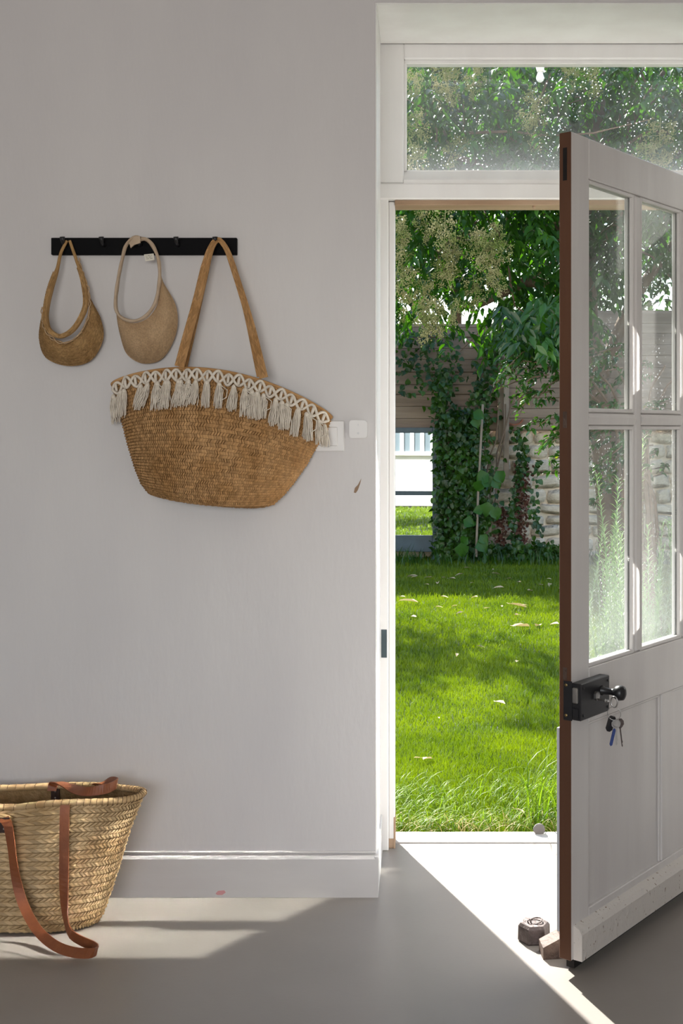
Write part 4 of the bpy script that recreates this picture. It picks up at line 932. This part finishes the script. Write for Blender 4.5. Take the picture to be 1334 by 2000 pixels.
# twigs with leaves
def canopy_ok(X, Y):
    bound = np.interp(X, [700, 770, 800, 850, 890, 930, 975, 1000, 1040, 1095, 1150, 1200, 1334, 1500], [600, 590, 640, 645, 600, 560, 545, 640, 665, 640, 560, 520, 480, 470])
    return Y < bound
PL, DL, NL, LL_ = [], [], [], []
nt_ = 0
while nt_ < 1500:
    D = random.uniform(7.9, 10.0); X = random.uniform(690, 1560); Y = random.uniform(40, 680)
    if not canopy_ok(X, Y): continue
    hole = (780 < X < 965 and 520 < Y < 620) or (770 < X < 890 and 440 < Y < 520)
    if hole and random.random() < .62: continue
    if X < 830 and random.random() < .25: continue
    nt_ += 1
    p = at(X, Y, D); a = random.uniform(0, 2*PI); d = Vector((math.cos(a), math.sin(a)*.8, random.uniform(-.9, .1))).normalized(); side = d.cross(Za).normalized()
    for j in range(13):
        p = p+d*.030; d = (d+Vector((0, 0, -.05))).normalized()
        if j < 1: continue
        s_ = 1 if j % 2 else -1; ld_ = (side*s_*.9+d*.6+Vector((random.gauss(0, .2), random.gauss(0, .2), -.45+random.gauss(0, .2)))).normalized()
        PL.append(tuple(p)); DL.append(tuple(ld_)); NL.append((random.gauss(0, .35), random.gauss(0, .35)-.25, 1)); LL_.append(random.uniform(.065, .115))
PL, DL, NL, LL_ = map(np.array, (PL, DL, NL, LL_))
# nearer sprig hanging in front of the fence on the right
P2, D2, N2 = [], [], []
for i in range(46):
    X = random.uniform(985, 1110); Y = random.uniform(585, 690); D = random.uniform(7.3, 7.9); p = at(X, Y, D); a = random.uniform(0, 2*PI)
    for j in range(6):
        P2.append(tuple(p+Vector((random.gauss(0, .03), random.gauss(0, .03), random.gauss(0, .03))))); D2.append((math.cos(a+j*1.7), math.sin(a+j*1.7)*.5, -.9)); N2.append((random.gauss(0, .4), -.6, .9))
P2, D2, N2 = map(np.array, (P2, D2, N2)); L2 = rng.uniform(.09, .125, len(P2))
pm = one_leaf('leaf', 1, .42, .16, .18); pm.materials.append(m_privet)
leaf_objects(pm, P2, D2, N2, L2, tr_)
leaves('foliage', PL-np.array(tuple(TR)), DL, NL, LL_, LL_*.42, m_privet, tr_, kind='stuff')
# flower heads
def panicle(seed):
    r = random.Random(seed); V = []; Fc = []; k = 0
    stem = MB()
    for b_ in range(20):
        h = r.uniform(.05, 1); rad = .36*(1-abs(h-.4)*.9); a = r.uniform(0, 6.28); c = Vector((math.cos(a)*rad*r.random()**.5, math.sin(a)*rad*r.random()**.5, -h))
        for q in range(22):
            p = c+Vector((r.gauss(0, .055), r.gauss(0, .055), r.gauss(0, .06))); s = r.uniform(.014, .026)
            o_ = [Vector((s, 0, 0)), Vector((-s, 0, 0)), Vector((0, s, 0)), Vector((0, -s, 0)), Vector((0, 0, s)), Vector((0, 0, -s))]
            stem.add([p+x for x in o_], [(0, 2, 4), (2, 1, 4), (1, 3, 4), (3, 0, 4), (2, 0, 5), (1, 2, 5), (3, 1, 5), (0, 3, 5)])
        stem.tube([Vector((0, 0, -h*.8)), c], .005, 3, cap=False)
    stem.tube([Vector((0, 0, 0)), Vector((0, 0, -.95))], .009, 4)
    m = stem.mesh('flower_head'); m.materials.append(m_flower); return m
pms = [panicle(s) for s in range(4)]
FH = [(790, 440, .30), (820, 425, .28), (785, 500, .34), (800, 540, .3), (870, 430, .36), (890, 470, .34), (880, 500, .3), (860, 530, .28), (960, 470, .32), (975, 450, .26), (990, 490, .28), (945, 520, .32), (925, 560, .28), (900, 600, .22),
      (805, 590, .26), (850, 640, .2), (820, 560, .3), (865, 600, .3), (780, 460, .3), (930, 470, .24), (840, 610, .34), (960, 545, .22),
      (860, 140, .35), (880, 170, .3), (1060, 200, .34), (1050, 240, .3), (900, 280, .32), (810, 240, .3), (800, 290, .36), (1290, 250, .4), (1310, 290, .4), (1260, 300, .3), (815, 160, .26), (1150, 150, .3), (1110, 150, .22), (925, 150, .28)]
for i, (X, Y, s) in enumerate(FH):
    o = bpy.data.objects.new('flower_head', pms[i % 4]); C.objects.link(o); o.parent = tr_; o.location = at(X, Y-20, random.uniform(7.7, 8.0))-TR; s *= .8; o.scale = (s, s, s); o.rotation_euler = (random.uniform(-.4, .4), random.uniform(-.5, .5), random.uniform(0, 6))

# ---------------- left tree, trees beyond the fence
def cloud_tree(name, label, boxes, n, L, m, base, trunk=None, wr=.5, group=None):
    root = empty(name, base); tag(root, label, 'tree', group); b_ = np.array(tuple(base)); P = []
    vol = [((x1-x0)*(z1-z0)) for (x0, x1, y0, y1, z0, z1) in boxes]; tot = sum(vol)
    for (x0, x1, y0, y1, z0, z1), v in zip(boxes, vol):
        k_ = int(n*v/tot/16); c = np.stack([rng.uniform(x0, x1, k_), rng.uniform(y0, y1, k_), rng.uniform(z0, z1, k_)], 1)
        cc = (c-[(x0+x1)/2, (y0+y1)/2, (z0+z1)/2])/[(x1-x0)/2, (y1-y0)/2, (z1-z0)/2]; c = c[(np.abs(cc)**2.6).sum(1) < 1.35]
        P.append(np.repeat(c, 16, 0)+rng.normal(0, .11, (len(c)*16, 3)))
    P = np.concatenate(P)-b_; nn_ = rng.normal(0, .6, P.shape)+[0, -.2, 1]; l = rng.uniform(*L, len(P))
    leaves('foliage', P, rnd_dirs(len(P), .7), nn_, l, l*wr, m, root, kind='stuff')
    k = MB()
    for tk in (trunk or []): k.tube([Vector(p)-Vector(base) for p in tk[0]], tk[1], 8)
    if trunk: k.build('trunk', m_bark, root, True)
    return root
cloud_tree('garden_tree', 'tree at the left of the lawn that throws its shade across the grass', [(-3.4, -.75, 9.8, 11.6, 2.0, 3.0), (-2.2, -.5, 10.2, 11.4, 2.5, 3.35)], 5200, (.07, .12), m_privet, Vector((-2.2, 10.8, -.035)), [([(-2.2, 10.8, -.05), (-2.1, 10.8, 1.2), (-1.9, 10.7, 2.5)], [.1, .08, .05])])
cloud_tree('background_tree', 'dark leafy tree beyond the fence on the right', [(1.15, 6.5, 13.8, 16, 1.2, 5.6), (1.4, 3.6, 13.6, 15, 3.6, 6.2)], 26000, (.09, .15), m_hedge, Vector((3.2, 15, -.035)), [([(3.2, 15, -.05), (3.2, 15, 3)], [.2, .12])])
cloud_tree('background_tree', 'light green bush showing over the left end of the fence', [(-1.5, -.25, 13.6, 14.6, 1.4, 2.85)], 3000, (.07, .12), m_ivyb, Vector((-.8, 14, -.035)), [([(-.8, 14, -.05), (-.8, 14, 1.8)], [.1, .06])])
cloud_tree('background_tree', 'sparse tree crown against the sky behind the fence', [(-.9, 1.5, 14, 16, 3.0, 6.4)], 15000, (.09, .14), m_hedge, Vector((.4, 15.2, -.035)), [([(.4, 15.2, -.05), (.45, 15.2, 3), (.5, 15.1, 4.5)], [.10, .07, .04])])
# ---------------- glossy shrub hanging in from the right
SR = Vector((1.5, 8.1, -.035)); sh = empty('leafy_shrub', SR); tag(sh, 'glossy arching shrub with small leaves in front of the fence on the right', 'bush')
PL, DL, NL = [], [], []; k = MB()
for i in range(120):
    Xt = random.uniform(960, 1240); yb = np.interp(Xt, [960, 1000, 1050, 1095, 1150, 1240], [760, 810, 900, 955, 990, 1010]); yt = np.interp(Xt, [960, 1000, 1050, 1240], [720, 705, 690, 690])
    Yt = random.uniform(yt, yb); D = random.uniform(7.5, 8.6); e_ = at(Xt, Yt, D); s0_ = e_+Vector((random.uniform(.12, .3), random.uniform(0, .2), random.uniform(.02, .22)))
    k.tube([s0_-SR, (s0_+e_)/2+Vector((0, 0, .03))-SR, e_-SR], [.005, .004, .002], 4)
    for j in range(22):
        t = random.random(); p = s0_+(e_-s0_)*t+Vector((0, 0, .05*math.sin(PI*t))); PL.append(tuple(p)); DL.append((random.gauss(-.3, .6), random.gauss(0, .6), random.gauss(-.5, .4))); NL.append((random.gauss(0, .5), random.gauss(-.3, .4), 1))
PL, DL, NL = map(np.array, (PL, DL, NL)); l = rng.uniform(.035, .06, len(PL)); leaves('foliage', PL-np.array(tuple(SR)), DL, NL, l, l*.55, m_rose, sh, kind='stuff')
for a_ in range(7):
    q = catmull([(1.5+random.uniform(-.1, .1), 8.1, -.05), (1.45+random.uniform(-.2, .2), 8.1, .8), (1.2+a_*.06, 8.1, 1.5), (.8+a_*.16, 8.0, 1.75)], 10); k.tube([Vector(p)-SR for p in q], list(np.linspace(.018, .006, 10)), 6)
k.build('stems', m_bark, sh)

# ---------------- rosemary at the right of the door
RR = Vector((.98, 4.75, -.035)); rs = empty('rosemary_bush', RR); tag(rs, 'tall pale green rosemary bush seen through the lower door panes', 'bush')
RP, RD, RN, RL = [], [], [], []
for i in range(170):
    bx_ = random.uniform(.66, 1.5); by_ = random.uniform(4.4, 5.3); ht = random.uniform(.55, 1.05) if random.random() < .82 else random.uniform(1.15, 1.42)
    if bx_ < .8: ht = min(ht, 1.2)
    lean = Vector((random.gauss(0, .08), random.gauss(0, .08), 1)); pts = [Vector((bx_, by_, -.04))+lean*(ht*t)+Vector((.02*math.sin(t*6+i), .02*math.cos(t*5+i), 0)) for t in [j/8 for j in range(9)]]
    m_st = MB().tube([p-RR for p in pts], list(np.linspace(.005, .0015, 9)), 5).build('stem', m_rosem, rs)
    nl = int(ht*150)
    for j in range(nl):
        t = .12+.88*j/nl; f_ = t*8; a_ = min(int(f_), 7); p = pts[a_].lerp(pts[a_+1], f_-a_); q = j*2.4; RP.append(tuple(p)); RD.append((math.cos(q), math.sin(q), .55+t*.6)); RN.append((-math.cos(q)*.4, -math.sin(q)*.4, 1)); RL.append(random.uniform(.028, .044)*(1.15-.4*t))
RP, RD, RN, RL = map(np.array, (RP, RD, RN, RL)); leaves('foliage', RP-np.array(tuple(RR)), RD, RN, RL, RL*.17, m_rosem, rs, kind='stuff')
